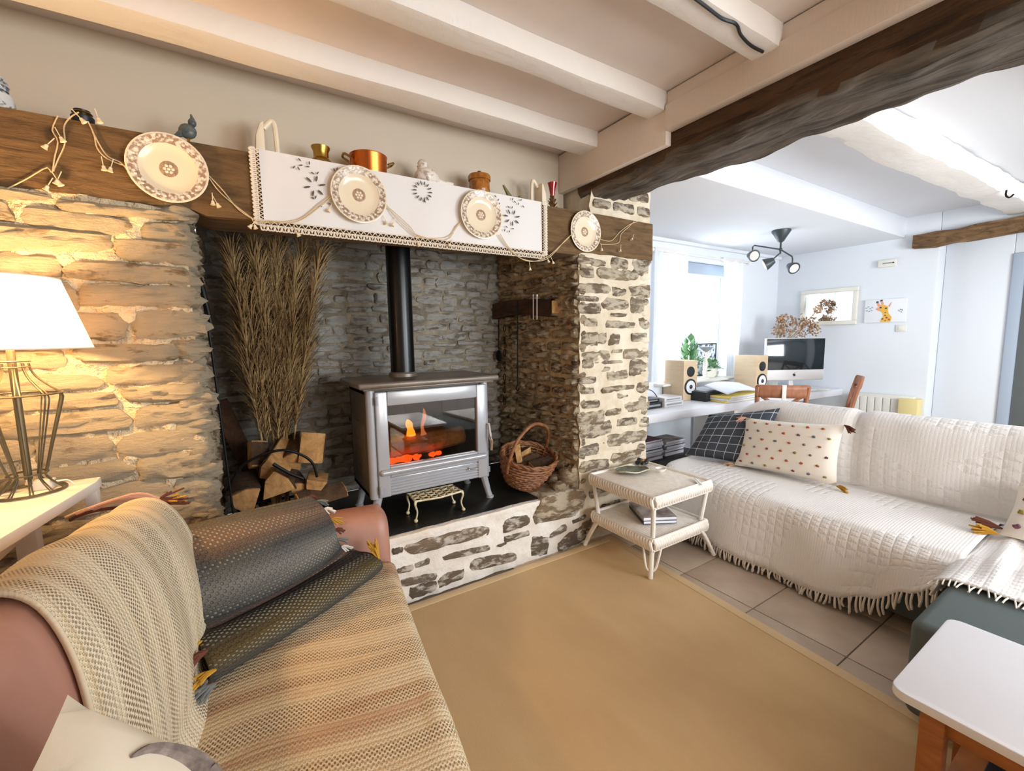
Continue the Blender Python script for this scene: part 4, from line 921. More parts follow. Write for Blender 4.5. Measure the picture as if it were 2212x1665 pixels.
# pillows
def pillow(bl,br,tr,tl,th,pinch=.07,n=16,out=None):
    bl,br,tr,tl=V(bl),V(br),V(tr),V(tl); nn=(br-bl).cross(tl-bl).normalized(); c=(bl+br+tr+tl)/4; W=(br-bl).length; H=(tl-bl).length; b=MB()
    def f(sg):
        def fn(u,v):
            s,t=2*u-1,2*v-1; P=(bl*(1-u)+br*u)*(1-v)+(tl*(1-u)+tr*u)*v
            P=P+(c-P)*(pinch*((1-s*s)*t**4+(1-t*t)*s**4))
            T=th*(max(0,1-s*s)*max(0,1-t*t))**.42
            T*=1+.08*noise.noise(V((u*4,v*4,sg+W)))
            return P+nn*(sg*T)
        return fn
    b.grid(f(1),n,n,(W,H)); b.grid(f(-1),n,n,(W,H)); return b,f
def tassels(parent,pts,dirs,mats,L=.06,n=9,r=.004):
    for k,(p,d) in enumerate(zip(pts,dirs)):
        b=MB(); d=V(d).normalized()
        for i in range(n):
            e=p+d*L+V((rs.uniform(-1,1),rs.uniform(-1,1),rs.uniform(-1,1)))*L*.38; b.tube([p,p.lerp(e,.5)+V((0,0,.006)),e],r,5)
        b.build('tassel',mats[k%len(mats)],parent)
# dark knitted cushion slumped in the corner (world coordinates)
kc=thing('knitted_cushion','dark striped knitted cushion with mustard tassels slumped in sofa corner','cushion',(.1,1.7,.47))
PL=[V(p)+V((-.012,-.015,0)) for p in ((-.12,1.60,.475),(-.135,1.46,.48),(-.125,1.43,.53),(-.145,1.47,.585),(-.165,1.55,.58),(-.17,1.56,.64),(-.205,1.62,.73),(-.245,1.72,.81),(-.26,1.82,.82),(-.25,1.88,.72))]
PR=[V(p) for p in ((.36,1.86,.475),(.435,1.79,.475),(.44,1.765,.515),(.40,1.79,.555),(.32,1.85,.56),(.285,1.835,.62),(.27,1.845,.70),(.23,1.87,.78),(.19,1.93,.80),(.17,1.97,.7))]
def kf(u,v):
    a,c=interp(PL,v),interp(PR,v); p=a.lerp(c,u); bul=math.sin(u*PI)**.6; d=V((.45,-.85,.15))
    am=.10 if v>.5 else .05
    return p+d*(am*bul*(1 if .45<v<.95 else .5))+V((0,0,.015*math.sin(u*PI)*(v>.6)))+d*.006*noise.noise(V((u*8,v*10,3)))
b=MB(); b.grid(kf,36,44,(.62,.62)); b.build('knit','knitdark',kc,smooth=70,solid=.015)
b=MB(); b.grid(lambda u,v: (interp(PL,v).lerp(interp(PL,.95),.0) if u==0 else V((-.12,1.74,.62)).lerp(interp(PL,v),1-u)),6,30); b.grid(lambda u,v:(V((.24,1.95,.6)).lerp(interp(PR,v),1-u)),6,30); b.build('side_knit','knitdark',kc)
wm=['mustard','brownwool','mustard','greywool','brownwool','greywool','mustard']
for k in range(12):
    v=.99-k*.083; p=kf(0,max(.05,min(.95,v))); tassels(kc,[p+V((.02,-.045,.012))],[(-.65,-.45,-.15)],[wm[k%7]],.05,11,.0036)
for k in range(8):
    v=.93-k*.06; p=kf(1,v); tassels(kc,[p],[(.8,-.1,-.3)],[['mustard','brownwool','greywool','cotton'][k%4]],.04,8,.0035)
tassels(kc,[kf(0,.12),kf(0,.16),kf(1,.25)],[(-.5,-.7,-.2),(-.6,-.5,.1),(-.2,.3,.8)],['mustard','greywool','mustard'],.07,12,.0045)
# white stag cushion
sc_=thing('stag_cushion','white cushion with grey antler print in front of the leather back','cushion',(-.1,.6,.47))
tl=V((-.43,1.36,.63)); bl=V((-.42,1.10,.53)); tr=V((-.05,1.02,.60)); br=V((.0,.78,.46))
tl=V((-.225,.76,.99)); tr=V((.03,.80,.57)); bl=V((-.27,.34,.98)); br=V((-.02,.38,.53))
b,pf=pillow(bl,br,tr,tl,.07); b.build('cover','stagcush',sc_,smooth=70)
b=MB(); top=pf(1)
def ant(pts,rad):
    b.tube(spline([top(*q)+V((0,0,.0025)) for q in pts],14),rad,6)
ant([(.17,.78),(.22,.84),(.30,.865),(.38,.84),(.46,.77)],[.002+.0013*min(i,10) for i in range(15)]); ant([(.27,.68),(.33,.72),(.38,.725),(.45,.70)],[.002+.0009*i for i in range(15)]); ant([(.40,.83),(.5,.73),(.6,.6)],[.017]*15)
b.build('antler_print','stag',sc_)

# ------------------------------------------------------------------ console and lamp
ZT=.975
cn=thing('console_table','white console table under the wire lamp','table',(-.75,1.8,0))
c0=onz(207,1040,ZT); c1=onz(0,1163,ZT)
poly=[(c0.x,c0.y+.07),(c0.x,c0.y),(c1.x+.0,c1.y),(c1.x-.12,c1.y-.5),(-1.15,c1.y-.5),(-1.15,c0.y+.07)]
MB().prism(poly,(0,0,ZT-.035),X3,Y3,(0,0,.035)).build('top','paint',cn,bev=.005)
MB().bb(-1.12,-.60,1.25,2.03,.86,.94).build('apron','paint',cn,bev=.003)
for x,y in ((-1.09,2.0),(-.63,2.0),(-1.09,1.3),(-.70,1.3)): MB().bb(x-.025,x+.025,y-.025,y+.025,0,.86).build('leg','paint',cn,bev=.003)
MB().bb(c0.x-.04,c0.x-.005,c0.y+.02,c0.y+.06,ZT-.12,ZT-.03).build('bracket','paint',cn,bev=.003)
lc=onz(66,1064,ZT); lx,ly=lc.x,lc.y
lm=thing('table_lamp','wire framed table lamp with a glowing pale shade','lamp',(lx,ly,ZT))
k=ly/2.157
zz=lambda v: 1.45-(1.45-v)*k
lz=lambda z: ZT+(z-.93)*k
prof=[(.088,.0),(.075,.012),(.045,.05),(.05,.075),(.075,.18),(.105,.30),(.112,.345),(.085,.375),(.055,.41),(.042,.44),(.04,.46)]
prof=[(r*k,z*k*.98) for r,z in prof]
for i in range(10):
    for da in (-.05,.05):
        a=2*PI*i/10+da; MB().tube(spline([(lx+r*math.cos(a),ly+r*math.sin(a),ZT+.004+z) for r,z in prof],26),.0022,5).build('rib','lampmetal',lm)
for r,z,th in ((.09,.003,.0042),(.05,.066,.0028),(.112,.345,.003),(.041,.46,.003),(.042,.44,.002)):
    MB().tube([(lx+r*k*math.cos(a),ly+r*k*math.sin(a),ZT+.003+z*k) for a in [q*2*PI/32 for q in range(32)]],th,6,closed=True).build('ring','lampmetal',lm)
zs0=ZT+.505*k; zs1=ZT+.745*k
MB().tube([(lx,ly,ZT+.05*k),(lx,ly,zs0+.03)],.011*k,12).build('stem','lampmetal',lm)
MB().tube([(lx,ly,ZT+.03*k),(lx,ly,ZT+.055*k)],.009,10).build('stem_nut','chrome',lm)
sh=MB(); r0,r1=.208*k,.142*k
sh.grid(lambda u,v: V((lx+(r0+(r1-r0)*v)*math.cos(2*PI*u),ly+(r0+(r1-r0)*v)*math.sin(2*PI*u),zs0+(zs1-zs0)*v)),48,4); s_=sh.build('shade','shade',lm,smooth=60)
for r,z in ((r0,zs0),(r1,zs1)): MB().tube([(lx+r*math.cos(a),ly+r*math.sin(a),z) for a in [q*2*PI/48 for q in range(48)]],.002,5,closed=True).build('shade_rim','paint',s_)
bz=zs0+.10
MB().lathe([(.012,-.04),(.014,-.02),(.026,.01),(.028,.03),(.018,.052),(0,.058)],(lx,ly,bz),14).build('bulb','bulb',lm)
pl=bpy.data.lights.new('lamp_bulb_light','POINT'); pl.energy=34; pl.color=(1,.62,.26); pl.shadow_soft_size=.045; po=bpy.data.objects.new('lamp_bulb_light',pl); C.objects.link(po); po.location=(lx+.0,ly-.04,bz+.02)
t=thing('switch_box','small white cable box behind the wire lamp','box',(c0.x-.12,c0.y-.02,ZT)); MB().bb(c0.x-.15,c0.x-.10,c0.y-.02,c0.y+.02,ZT,ZT+.032).build('case','paint',t,bev=.004); MB().tube(spline([(c0.x-.10,c0.y,ZT+.02),(c0.x-.07,c0.y-.0,ZT+.02),(c0.x-.055,c0.y,ZT+.003)],8),.003,5).build('lead','paint',t)

# ------------------------------------------------------------------ rug
rg=thing('rug','large tan jute rug in front of the hearth','rug',(.8,.5,0))
q=[V((-1.3,2.195,0)),V((2.185,2.165,0)),V((1.95,-1.6,0)),V((-1.3,-1.6,0))]
MB().prism([(p.x,p.y) for p in q],(0,0,0.001),X3,Y3,(0,0,.009)).build('weave','rug',rg,smooth=0)
def strip(a,c,wd,inn,hz=.0115):
    d=(c-a).normalized(); nn_=V((-d.y,d.x,0)); nn_=nn_ if nn_.dot(inn-a)>0 else -nn_
    MB().prism([(p.x,p.y) for p in (a,c,c+nn_*wd,a+nn_*wd)],(0,0,.0012),X3,Y3,(0,0,hz)).build('hem','hem',rg,bev=.002)
for i in range(4): strip(q[i],q[(i+1)%4],.055,V((.5,.5,0)),.0108+.0009*(i%2))

# ------------------------------------------------------------------ wicker table
wt=thing('wicker_table','white two tier wicker side table beside the stone pier','table',(2.24,1.88,0))
tx0,tx1,ty0,ty1=1.965,2.505,1.605,2.145
def tier(z,ins,nm,th):
    a,c,d,e=tx0+ins,tx1-ins,ty0+ins,ty1-ins
    t=MB().bb(a,c,d,e,z-.018,z).build(nm,'wicker',wt,bev=.006)
    for k in range(4):                                              # woven apron on each side
        b=MB(); L=(c-a); n=24
        P=[V((a,d,0)),V((c,d,0)),V((c,e,0)),V((a,e,0))]; A,B=P[k],P[(k+1)%4]; dr_=(B-A).normalized(); out=V((dr_.y,-dr_.x,0))
        for i in range(n):
            q=A+dr_*(L*(i+.5)/n)+out*.004; b.tube(spline([q+V((0,0,z+.002))-dr_*.006,q+V((0,0,z-th*.35))+out*.009,q+V((0,0,z-th))+dr_*.008],6),[.009,.011,.012,.012,.011,.009,.006],6)
        b.tube([A+V((0,0,z+.003)),B+V((0,0,z+.003))],.011,8); b.tube([A+V((0,0,z-th)),B+V((0,0,z-th))],.008,8)
        b.build('woven_edge','wicker',t)
    b=MB()
    for i in range(26):
        x=a+.015+(c-a-.03)*i/25; b.tube([(x,d+.01,z-.0025),(x,e-.01,z-.0025)],.0045,6)
    b.build('woven_panel','wicker',t)
    return t
tier(.51,0,'top_tier',.06); tier(.245,.012,'shelf_tier',.06)
for sx,sy in ((-1,-1),(1,-1),(1,1),(-1,1)):
    cx_,cy_=(tx0+tx1)/2,(ty0+ty1)/2; hx,hy=(tx1-tx0)/2-.012,(ty1-ty0)/2-.012
    top=V((cx_+sx*hx,cy_+sy*hy,.50)); mid=V((cx_+sx*(hx-.03),cy_+sy*(hy-.03),.22)); ft=V((cx_+sx*(hx+.045),cy_+sy*(hy+.03),.012 if not(sx==1) else .0))
    if sx==-1 and sy==-1: ft=V((1.972,1.628,.011))
    ft.z=.012
    MB().tube([top,mid],.014,10).build('post','paint',wt)
    lg=MB().tube([mid+V((0,0,-.02)),mid.lerp(ft,.5),ft],.014,10).build('leg','wicker',wt)
    for d in (V((sx*.0-sy*.028,sx*.028,0)),V((sy*.028,-sx*.028,0))):
        MB().tube(spline([mid+d*1.3+V((0,0,-.02)),mid.lerp(ft,.35)+d*1.1,mid.lerp(ft,.7)+d*.7,mid.lerp(ft,.8)+d*.2],10),.007,7).build('cane','wicker',lg)
# things on it
t=thing('dish','oval green and black pottery dish on the wicker table','dish',(2.23,2.02,.518))
dm=rz(-.35)
b=MB().lathe([(0,.006),(.07,.006),(.11,.014),(.125,.02),(.122,.012),(.07,0),(0,0)],(2.23,2.02,.518),28,dm,1,.62); b.build('bowl','stone_art',t)
MB().tube([V((2.23,2.02,.537))+dm@V((.124*math.cos(a),.124*.62*math.sin(a),.004*math.sin(5*a))) for a in [k*2*PI/30 for k in range(30)]],.004,6,closed=True).build('rim','antique',t)
t=thing('ornament','small dark ornament with amber stones at table back corner','ornament',(2.42,2.1,.517))
b=MB()
for k in range(9): a=k*.7; b.blob((2.42+.035*math.cos(a),2.095+.03*math.sin(a),.53+.008*(k%3)),(.02,.018,.014),8,6,.3,k)
b.build('pebbles','black',t); b=MB()
for k in range(3): b.blob((2.42+.02*(k-1),2.085,.548),(.014,.012,.012),8,6)
b.build('amber_stone','amber',t)
t=thing('small_bowl','tiny white pinch bowl on the wicker table','bowl',(2.385,1.90,.517))
MB().lathe([(.012,0),(.03,.012),(.04,.028),(.037,.029),(.026,.012),(0,.006)],(2.385,1.90,.517),20,None,1,.9).build('bowl','paint',t)
p=onz(1508,1041,.52); t=thing('feather','white feather lying on the wicker table edge','feather',(p.x,p.y,.519))
MB().prism([(-.06,-.006),(-.02,-.016),(.05,-.012),(.075,0),(.05,.012),(-.02,.014),(-.06,.005)],(p.x,p.y,.519),V((.6,.8,0)),V((-.8,.6,0)),(0,0,.004)).build('vane','paint',t); MB().tube([(p.x-.045,p.y-.06,.524),(p.x+.04,p.y+.055,.524)],.002,5).build('quill','paint',t)
bm_=rz(-.5)
for k,(z,m1,lb) in enumerate(((.256,'cover3','lower book on the wicker table shelf'),(.279,'cover1','upper book with photo cover on the wicker table shelf'))):
    t=loc_thing('book',lb,'book',(2.255,1.86,z),-.5,'books on the wicker table shelf'); 
    MB().bb(-.105,.105,-.135,.135,.003,.019).build('pages','paper',t); b=MB(); b.bb(-.108,.108,-.138,.138,0,.003); b.bb(-.108,.108,-.138,.138,.019,.022); b.bb(-.109,-.106,-.138,.138,0,.022); b.build('cover',m1,t)
# ------------------------------------------------------------------ corner sofa, right
cs=thing('corner_sofa','grey corner sofa under white throws','sofa',(3.1,1.2,0))
MB().bb(2.66,3.62,.49,2.12,.05,.40).build('base','greyfab',cs,bev=.03,seg=3)
MB().bb(1.98,3.62,-.75,.478,.05,.415).build('chaise','greyfab',cs,bev=.035,seg=4)
MB().bb(3.43,3.66,-.75,2.0,.3,.84).build('back','greyfab',cs,bev=.06,seg=4)
MB().bb(2.68,3.36,.49,2.10,.38,.425).build('seat_pad','greyfab',cs,bev=.015)
for x,y in ((2.06,.40),(2.06,-.66),(3.5,-.66),(3.5,2.0),(2.76,2.0)): MB().bb(x-.03,x+.03,y-.03,y+.03,0,.06).build('foot','darkwood',cs)
th=thing('sofa_throw','white cotton throw with fringe over the corner sofa','throw',(3.0,1.2,0))
HEM=[(2.14,.075),(1.8,.075),(1.555,.062),(1.313,.05),(1.105,.045),(.927,.065),(.772,.13),(.637,.23),(.50,.34)]
def hemz(y):
    for (a,za),(c,zc) in zip(HEM,HEM[1:]):
        if c<=y<=a: k=(a-y)/(a-c); k=k*k*(3-2*k); return za+(zc-za)*k
    return HEM[0][1] if y>a else HEM[-1][1]
def thfn(u,v):
    y=2.16-(1.68+.9*max(0,min(1,(u-.44)/.06)))*v
    far=max(0,1-v/.10)
    bx=1-.0*far
    S=[(2.59,0),(2.615,.22),(2.628,.36),(2.66,.425),(2.72,.447),(2.9,.455),(3.12,.452),(3.30,.443),(3.35,.46),(3.335,.60),(3.345,.74),(3.375,.86),(3.44,.925),(3.54,.925),(3.63,.87),(3.69,.7),(3.70,.45)]
    n=len(S)-1; P=[V((q[0],0,q[1])) for q in S]; p=interp(P,u); hz=hemz(y)
    if p.z<.42 and u<.3: k=p.z/.42; p.z=hz+(.42-hz)*k; p.x-=(.03*(1-k)) + max(0,.75-y)*.45*(1-k)*0
    fold=.010*math.sin(y*13+1.2)*max(0,1-u/.2)+.006*noise.noise(V((y*6,u*9,2)))
    p.x-=fold*1.2
    seam=math.exp(-((y-1.16)/.03)**2)
    if u>.48: 
        p.z-= .025*seam*(u>.6); p.x+=.02*seam
        e=max(0,(y-1.72)/.40)
        if u>.5: p.z=.445+(p.z-.445)*(1-.55*e*e); 
        p.x+=-.018*math.sin((y-.5)*PI/.62)**2*(1 if .5<u<.72 else 0)
    p.z+=.006*noise.noise(V((y*4,p.x*4,8)))
    p.x+=far*far*.12*(1 if u<.35 else 0)
    return V((p.x,y,p.z))
b=MB(); b.grid(thfn,64,90,(1.9,1.68)); b.build('cotton','throw',th,smooth=70,solid=.008)
b=MB()
for k in range(92):
    y=2.12-k*.0175+rs.uniform(-.003,.003)
    if y<.5: break
    p=thfn(0,(2.16-y)/1.68); L=.045+.02*rs.random(); L=min(L,p.z-.012+.004) if p.z<.09 else L+.02
    e=p+V((rs.uniform(-.02,.012),rs.uniform(-.014,.014),-L)); b.tube(spline([p+V((0,0,.004)),p.lerp(e,.5)+V((-.006,rs.uniform(-.006,.006),0)),e],5),[.0045,.005,.0052,.0055,.006,.004],5)
b.build('fringe','cotton',th,kind='stuff')
t2=thing('chaise_throw','white cotton throw rumpled over the grey chaise','throw',(2.9,.1,.42))
def t2fn(u,v):
    x=2.385+.03*math.sin(v*5)+u*.965; y=.515-1.2*v
    z=.438+.010*noise.noise(V((x*5,y*5,3)))+.028*math.exp(-((y-.36-.06*(x-2.4))/.03)**2)*min(1,u*4+.15)+.02*math.exp(-((y-.27-.09*(x-2.4))/.025)**2)*min(1,u*4)
    if v<.06: k=1-v/.06; z-=.03*k*k; y+=.0
    x=min(x,3.345)
    return V((x,y,z))
b=MB(); b.grid(t2fn,50,60,(1.4,1.2)); b.build('cotton','throw',t2,smooth=70,solid=.008)
b=MB()
for k in range(70):
    p=t2fn(0,k/70); e=p+V((-.028-.02*rs.random(),rs.uniform(-.012,.012),-.012+.004*rs.random())); b.tube([p,p.lerp(e,.5)+V((0,0,.003)),e],.003,5)
for k in range(26):
    p=V((2.62-.010*k,.50+.004*rs.random(),.36+.0022*k)); e=p+V((rs.uniform(-.03,.0),.012,-.03-.03*rs.random())); b.tube([p,e],.0045,5)
b.build('fringe','cotton',t2,kind='stuff')
# cushions
ck_=thing('check_cushion','charcoal checked cushion in the corner sofa far end','cushion',(3.2,1.9,.46))
b,pf=pillow((3.02,2.17,.475),(3.17,1.66,.47),(3.36,1.62,.90),(3.20,2.09,.80),.075,.05); b.build('cover','check',ck_,smooth=70)
pc=thing('pompom_cushion','cream cushion with coloured pompoms leaning on the throw','cushion',(3.15,1.48,.46))
b,pf=pillow((3.10,1.80,.468),(3.16,1.16,.475),(3.24,1.17,.86),(3.21,1.79,.82),.075,.05); pcov=b.build('cover','cotcush',pc,smooth=70)
f1=pf(-1) if (pf(-1)(.5,.5)).x<(pf(1)(.5,.5)).x else pf(1)
pm={}
for nm in ('plum','rust','olive','slate'): 
    me=MB().blob((0,0,0),(.011,.013,.009),7,5,.5,3)
    pm[nm]=me
cnt=0
for j in range(6):
    for i in range(7):
        u=.07+i*.14+(.07 if j%2 else 0); v=.1+j*.16
        if u>.96: continue
        p=f1(u,v); nm=('plum','rust','olive','slate')[(i*3+j*5+i*j)%4]; MB().blob(p,(.007,.011,.008),7,5,.6,i*7+j).build('pompom','pom_'+nm,pc)
tassels(pc,[f1(0,1),f1(1,1),f1(1,0),f1(0,0)],[(-.3,.8,-.4),(-.1,-.8,-.5),(-.3,-1,-.1),(-.5,.5,0)],['pinkwool','brownwool','mustard','tassel'],.055,12,.004)
p2=thing('pompom_cushion','spotted cream cushion cut off by the right picture edge','cushion',(3.2,.3,.46))
b,pf=pillow((3.02,.44,.475),(2.97,-.06,.475),(3.24,-.04,.68),(3.29,.43,.68),.065,.05); b.build('cover','cotcush',p2,smooth=70)
f1=pf(-1) if (pf(-1)(.5,.5)).x<(pf(1)(.5,.5)).x else pf(1)
for j in range(4):
    for i in range(5): p=f1(.1+i*.2,.14+j*.24); MB().blob(p,(.012,.014,.012),7,5,.5,i*7+j).build('pompom','pom_'+('plum','slate','olive','rust')[(i+j*2)%4],p2)
tassels(p2,[f1(0,0),f1(0,.1)],[(-.2,1,.05),(-.1,1,.15)],['mustard','brownwool','tassel'],.075,14,.0045)
# ------------------------------------------------------------------ coffee table, lower right
cf=thing('coffee_table','white topped table with brown legs at lower right','table',(1.68,-.05,0))
zt=.50; r_=.035; X0,X1,Y0,Y1=1.42,1.945,-.52,.372
poly=[]
for cx_,cy_,a0 in ((X1-r_,Y1-r_,0),(X0+r_,Y1-r_,PI/2),(X0+r_,Y0+r_,PI),(X1-r_,Y0+r_,1.5*PI)):
    for k in range(6): a=a0+k*PI/10; poly.append((cx_+r_*math.cos(a),cy_+r_*math.sin(a)))
MB().prism(poly,(0,0,zt-.026),X3,Y3,(0,0,.026)).build('top','tablewhite',cf,bev=.004)
b=MB(); b.bb(X0+.05,X1-.05,Y1-.09,Y1-.07,zt-.1,zt-.027); b.build('rail','tablewood',cf,bev=.003)
for x in (X0+.06,X1-.08): MB().bb(x,x+.02,Y0+.07,Y1-.07,zt-.1,zt-.027).build('rail','tablewood',cf,bev=.003)
MB().bb(X0+.05,X1-.05,Y0+.07,Y0+.09,zt-.1,zt-.027).build('rail','tablewood',cf,bev=.003)
for x,y in ((X0+.07,Y1-.08),(X1-.07,Y1-.08),(X0+.07,Y0+.08),(X1-.07,Y0+.08)): MB().bb(x-.025,x+.025,y-.025,y+.025,.012,zt-.027).build('leg','tablewood',cf,bev=.004)
MB().bb(X0+.06,X1-.06,Y0+.08,Y1-.08,.15,.168).build('shelf','tablewood',cf,bev=.003)
t=thing('lidded_box','white box with black lid on the coffee table shelf','box',(1.7,.0,.168))
MB().bb(1.56,1.76,-.05,.2,.169,.27).build('box','paper',t,bev=.003); MB().bb(1.55,1.77,-.06,.21,.27,.30).build('lid','black',t,bev=.004)

# ------------------------------------------------------------------ office end
dk=thing('desk','long thick white desk along the window wall','desk',(4.4,2.8,0))
MB().prism([(2.62,2.535),(4.4,2.44),(XW-.004,2.31),(XW-.004,YWIN-.004),(2.62,YWIN-.004)],(0,0,.68),X3,Y3,(0,0,.08)).build('top','tablewhite',dk,bev=.006)
for x in (3.0,4.5,6.1): MB().bb(x-.03,x+.03,2.62,3.1,0,.68).build('support','paint',dk)
# magazines under the desk
t=thing('storage_box','dark box under the desk holding the magazine pile','box',(3.3,2.85,0)); MB().bb(2.98,3.85,2.62,3.05,.0,.27).build('crate','black',t,bev=.01); MB().bb(2.97,3.86,2.61,3.06,.27,.285).build('lid','black',t,bev=.004)
cov=['cover1','cover2','paper','cover3','paper','cover1','paper','cover2']
zz_=.286
nmz=['lowest','second lowest','third','fourth','fifth','sixth','seventh','eighth']
for k in range(8):
    hgt=(.03,.024,.02,.026,.022,.02,.024,.018)[k]; x=3.02+.012*(k%3); y=2.64+.01*((k*2)%3)
    t=thing('magazine','%s magazine from the bottom of the under desk pile'%nmz[k],'magazine',(x,y,zz_),'magazines piled under the desk')
    MB().bb(x+.003,x+.32,y+.003,y+.24,zz_+.002,zz_+hgt-.003).build('pages','paper',t); b=MB(); b.bb(x,x+.323,y,y+.243,zz_,zz_+.002); b.bb(x,x+.323,y,y+.243,zz_+hgt-.003,zz_+hgt-.001); b.build('cover',cov[k],t); zz_+=hgt
zz_=.286
for k in range(5):
    hgt=(.035,.03,.028,.026,.024)[k]; x=3.40+.012*(k%3); y=2.66+.01*(k%2)
    t=thing('magazine','%s dark magazine in the right hand under desk pile'%nmz[k],'magazine',(x,y,zz_),'magazines piled under the desk')
    MB().bb(x+.003,x+.28,y+.003,y+.22,zz_+.002,zz_+hgt-.003).build('pages','paper',t); b=MB(); b.bb(x,x+.283,y,y+.223,zz_,zz_+.002); b.bb(x,x+.283,y,y+.223,zz_+hgt-.003,zz_+hgt-.001); b.build('cover','cover3' if k%2 else 'cover1',t); zz_+=hgt
# disc player stack
for k,(x,y,z,w_,h_,m1,lb) in enumerate(((3.12,2.70,.761,.27,.06,'black','black disc drive on the desk by the pier'),(3.40,2.68,.761,.28,.05,'alu','lower silver disc player on the desk'),(3.41,2.69,.812,.26,.04,'alu','upper silver disc player on the desk'),(3.12,2.71,.822,.24,.03,'black','thin black case on top of the disc drive'))):
    t=thing('disc_player',lb,'player',(x+w_/2,y+.1,z),'disc players on the desk'); MB().bb(x,x+w_,y,y+.2,z,z+h_).build('case',m1,t,bev=.004); MB().bb(x+.03,x+w_-.03,y-.004,y+.004,z+h_*.35,z+h_*.65).build('front_panel','grey',t)
tag(MB().tube(spline([(3.0,2.9,.95),(3.15,2.86,.94),(3.35,2.80,.92),(3.45,2.78,.80)],16),.004,6).build('cable','black'),'black cable beside the left speaker','cable')
def speaker(px,lab,hh):
    t=loc_thing('speaker',lab,'speaker',px,math.radians(-42+90-20),'maple bookshelf speakers')
    MB().bb(-.16,.12,-.10,.10,0,hh).build('cabinet','speaker',t,bev=.004)
    rot=ry(PI/2)
    for z,r in ((hh*.72,.055),(hh*.34,.085)):
        MB().lathe([(r,0),(r,.006),(r*.9,.008),(0,.008)],(.12,0,z),24,rot).build('driver_surround','black',t)
    q=MB().lathe([(.066,.0085),(.03,.004),(0,.004)],(.12,0,hh*.34),24,rot).build('woofer_cone','coneS',t); MB().blob((.13,0,hh*.34),(.012,.022,.022),10,7).build('phase_plug','black',t)
    MB().lathe([(.045,.009),(.02,.012),(0,.012)],(.12,0,hh*.72),20,rot).build('tweeter','black',t)
    return t
def dep(u,v,d): return CAM+R@V(((u-CX)/F*d,(v-CY)/F*d,d))
p=onz(1462,852,.76); 
s1=speaker((4.02,2.96,.761),'maple speaker standing left of the window plants',.42)
p=dep(1625,800,5.05); s2=speaker((p.x,p.y,.761),'maple speaker between the window and the computer',.44)
for s_ in (s1,s2): s_.rotation_euler=(0,0,math.radians(-96))
t=thing('printer','flat black printer on the desk behind the papers','printer',(4.3,2.8,.761)); MB().bb(4.02,4.62,2.66,3.02,.761,.86).build('body','black',t,bev=.008); MB().bb(4.05,4.59,2.69,3.0,.86,.868).build('lid','grey',t,bev=.003)
# papers and folders
for k,(z,h_,m1,lb) in enumerate(((.761,.02,'yellow','lowest yellow folder on the desk'),(.782,.02,'paper','white folder between the yellow folders'),(.803,.022,'yellow','upper yellow folder on the desk'))):
    t=loc_thing('folder',lb,'folder',(4.42,2.60,z),-.06+.05*k,'folders on the desk'); MB().bb(-.33,.33,-.13,.13,0,h_).build('sleeve',m1,t,bev=.004); MB().bb(-.3,.32,-.132,.12,.004,h_-.004).build('sheets','paper',t)
t=loc_thing('paper_sheets','curled white printed sheets on top of the folders','paper',(4.45,2.62,.827),.02)
b=MB(); b.grid(lambda u,v: V((-.33+.66*u,-.12+.26*v,.02+.07*v+.02*math.sin(u*4))),12,8); b.build('sheet','paper',t,solid=.003)
b=MB()
for k in range(4): b.box((.0+.01*k,.0+.02*k,.058+.006*k),(.04-.008*k,.012,.002))
b.build('print','cover3',t)
# computer
L_,R_=dep(1658,822,5.1),dep(1787,821,5.1); cc=(L_+R_)/2; wd=(R_-L_).length; ang=math.atan2(R_.y-L_.y,R_.x-L_.x)
cp=loc_thing('computer','all in one computer with dark screen on the desk','computer',(cc.x,cc.y+.05,.761),ang)
zb_=cc.z-.761; H_=.50
MB().bb(-wd/2,wd/2,-.02,.02,zb_,zb_+H_).build('case','alu',cp,bev=.012,seg=3)
MB().bb(-wd/2+.012,wd/2-.012,-.024,-.018,zb_+.125,zb_+H_-.01).build('screen','screen',cp,bev=.002)
MB().prism([(-.03,0),(.03,0),(.025,.12),(-.025,.12)],(0,.02,.0+.01),X3,V((0,.15,1)),(0,.012,0)).build('stand','alu',cp); MB().bb(-.12,.12,-.09,.10,0,.008).build('foot','alu',cp,bev=.003)
b=MB(); ap=[(-.004,.018),(-.012,.019),(-.017,.012),(-.017,.002),(-.012,-.010),(-.005,-.015),(0,-.013),(.005,-.015),(.012,-.009),(.015,-.001),(.010,.006),(.013,.014),(.007,.019),(.002,.017)]
b.prism(ap,(0,-.0205,zb_+.062),X3,Z3,(0,-.002,0)); b.prism([(0,.021),(.001,.028),(.008,.033),(.008,.026)],(0,-.0205,zb_+.062),X3,Z3,(0,-.002,0)); b.build('logo','black',cp)
t=thing('keyboard','slim pale keyboard on the desk below the computer','keyboard',(5.75,2.45,.761)); MB().box((5.8,2.44,.768),(.36,.12,.012),rz(ang)).build('tray','alu',t,bev=.003); MB().box((5.8,2.44,.777),(.34,.10,.006),rz(ang)).build('keys','paint',t)
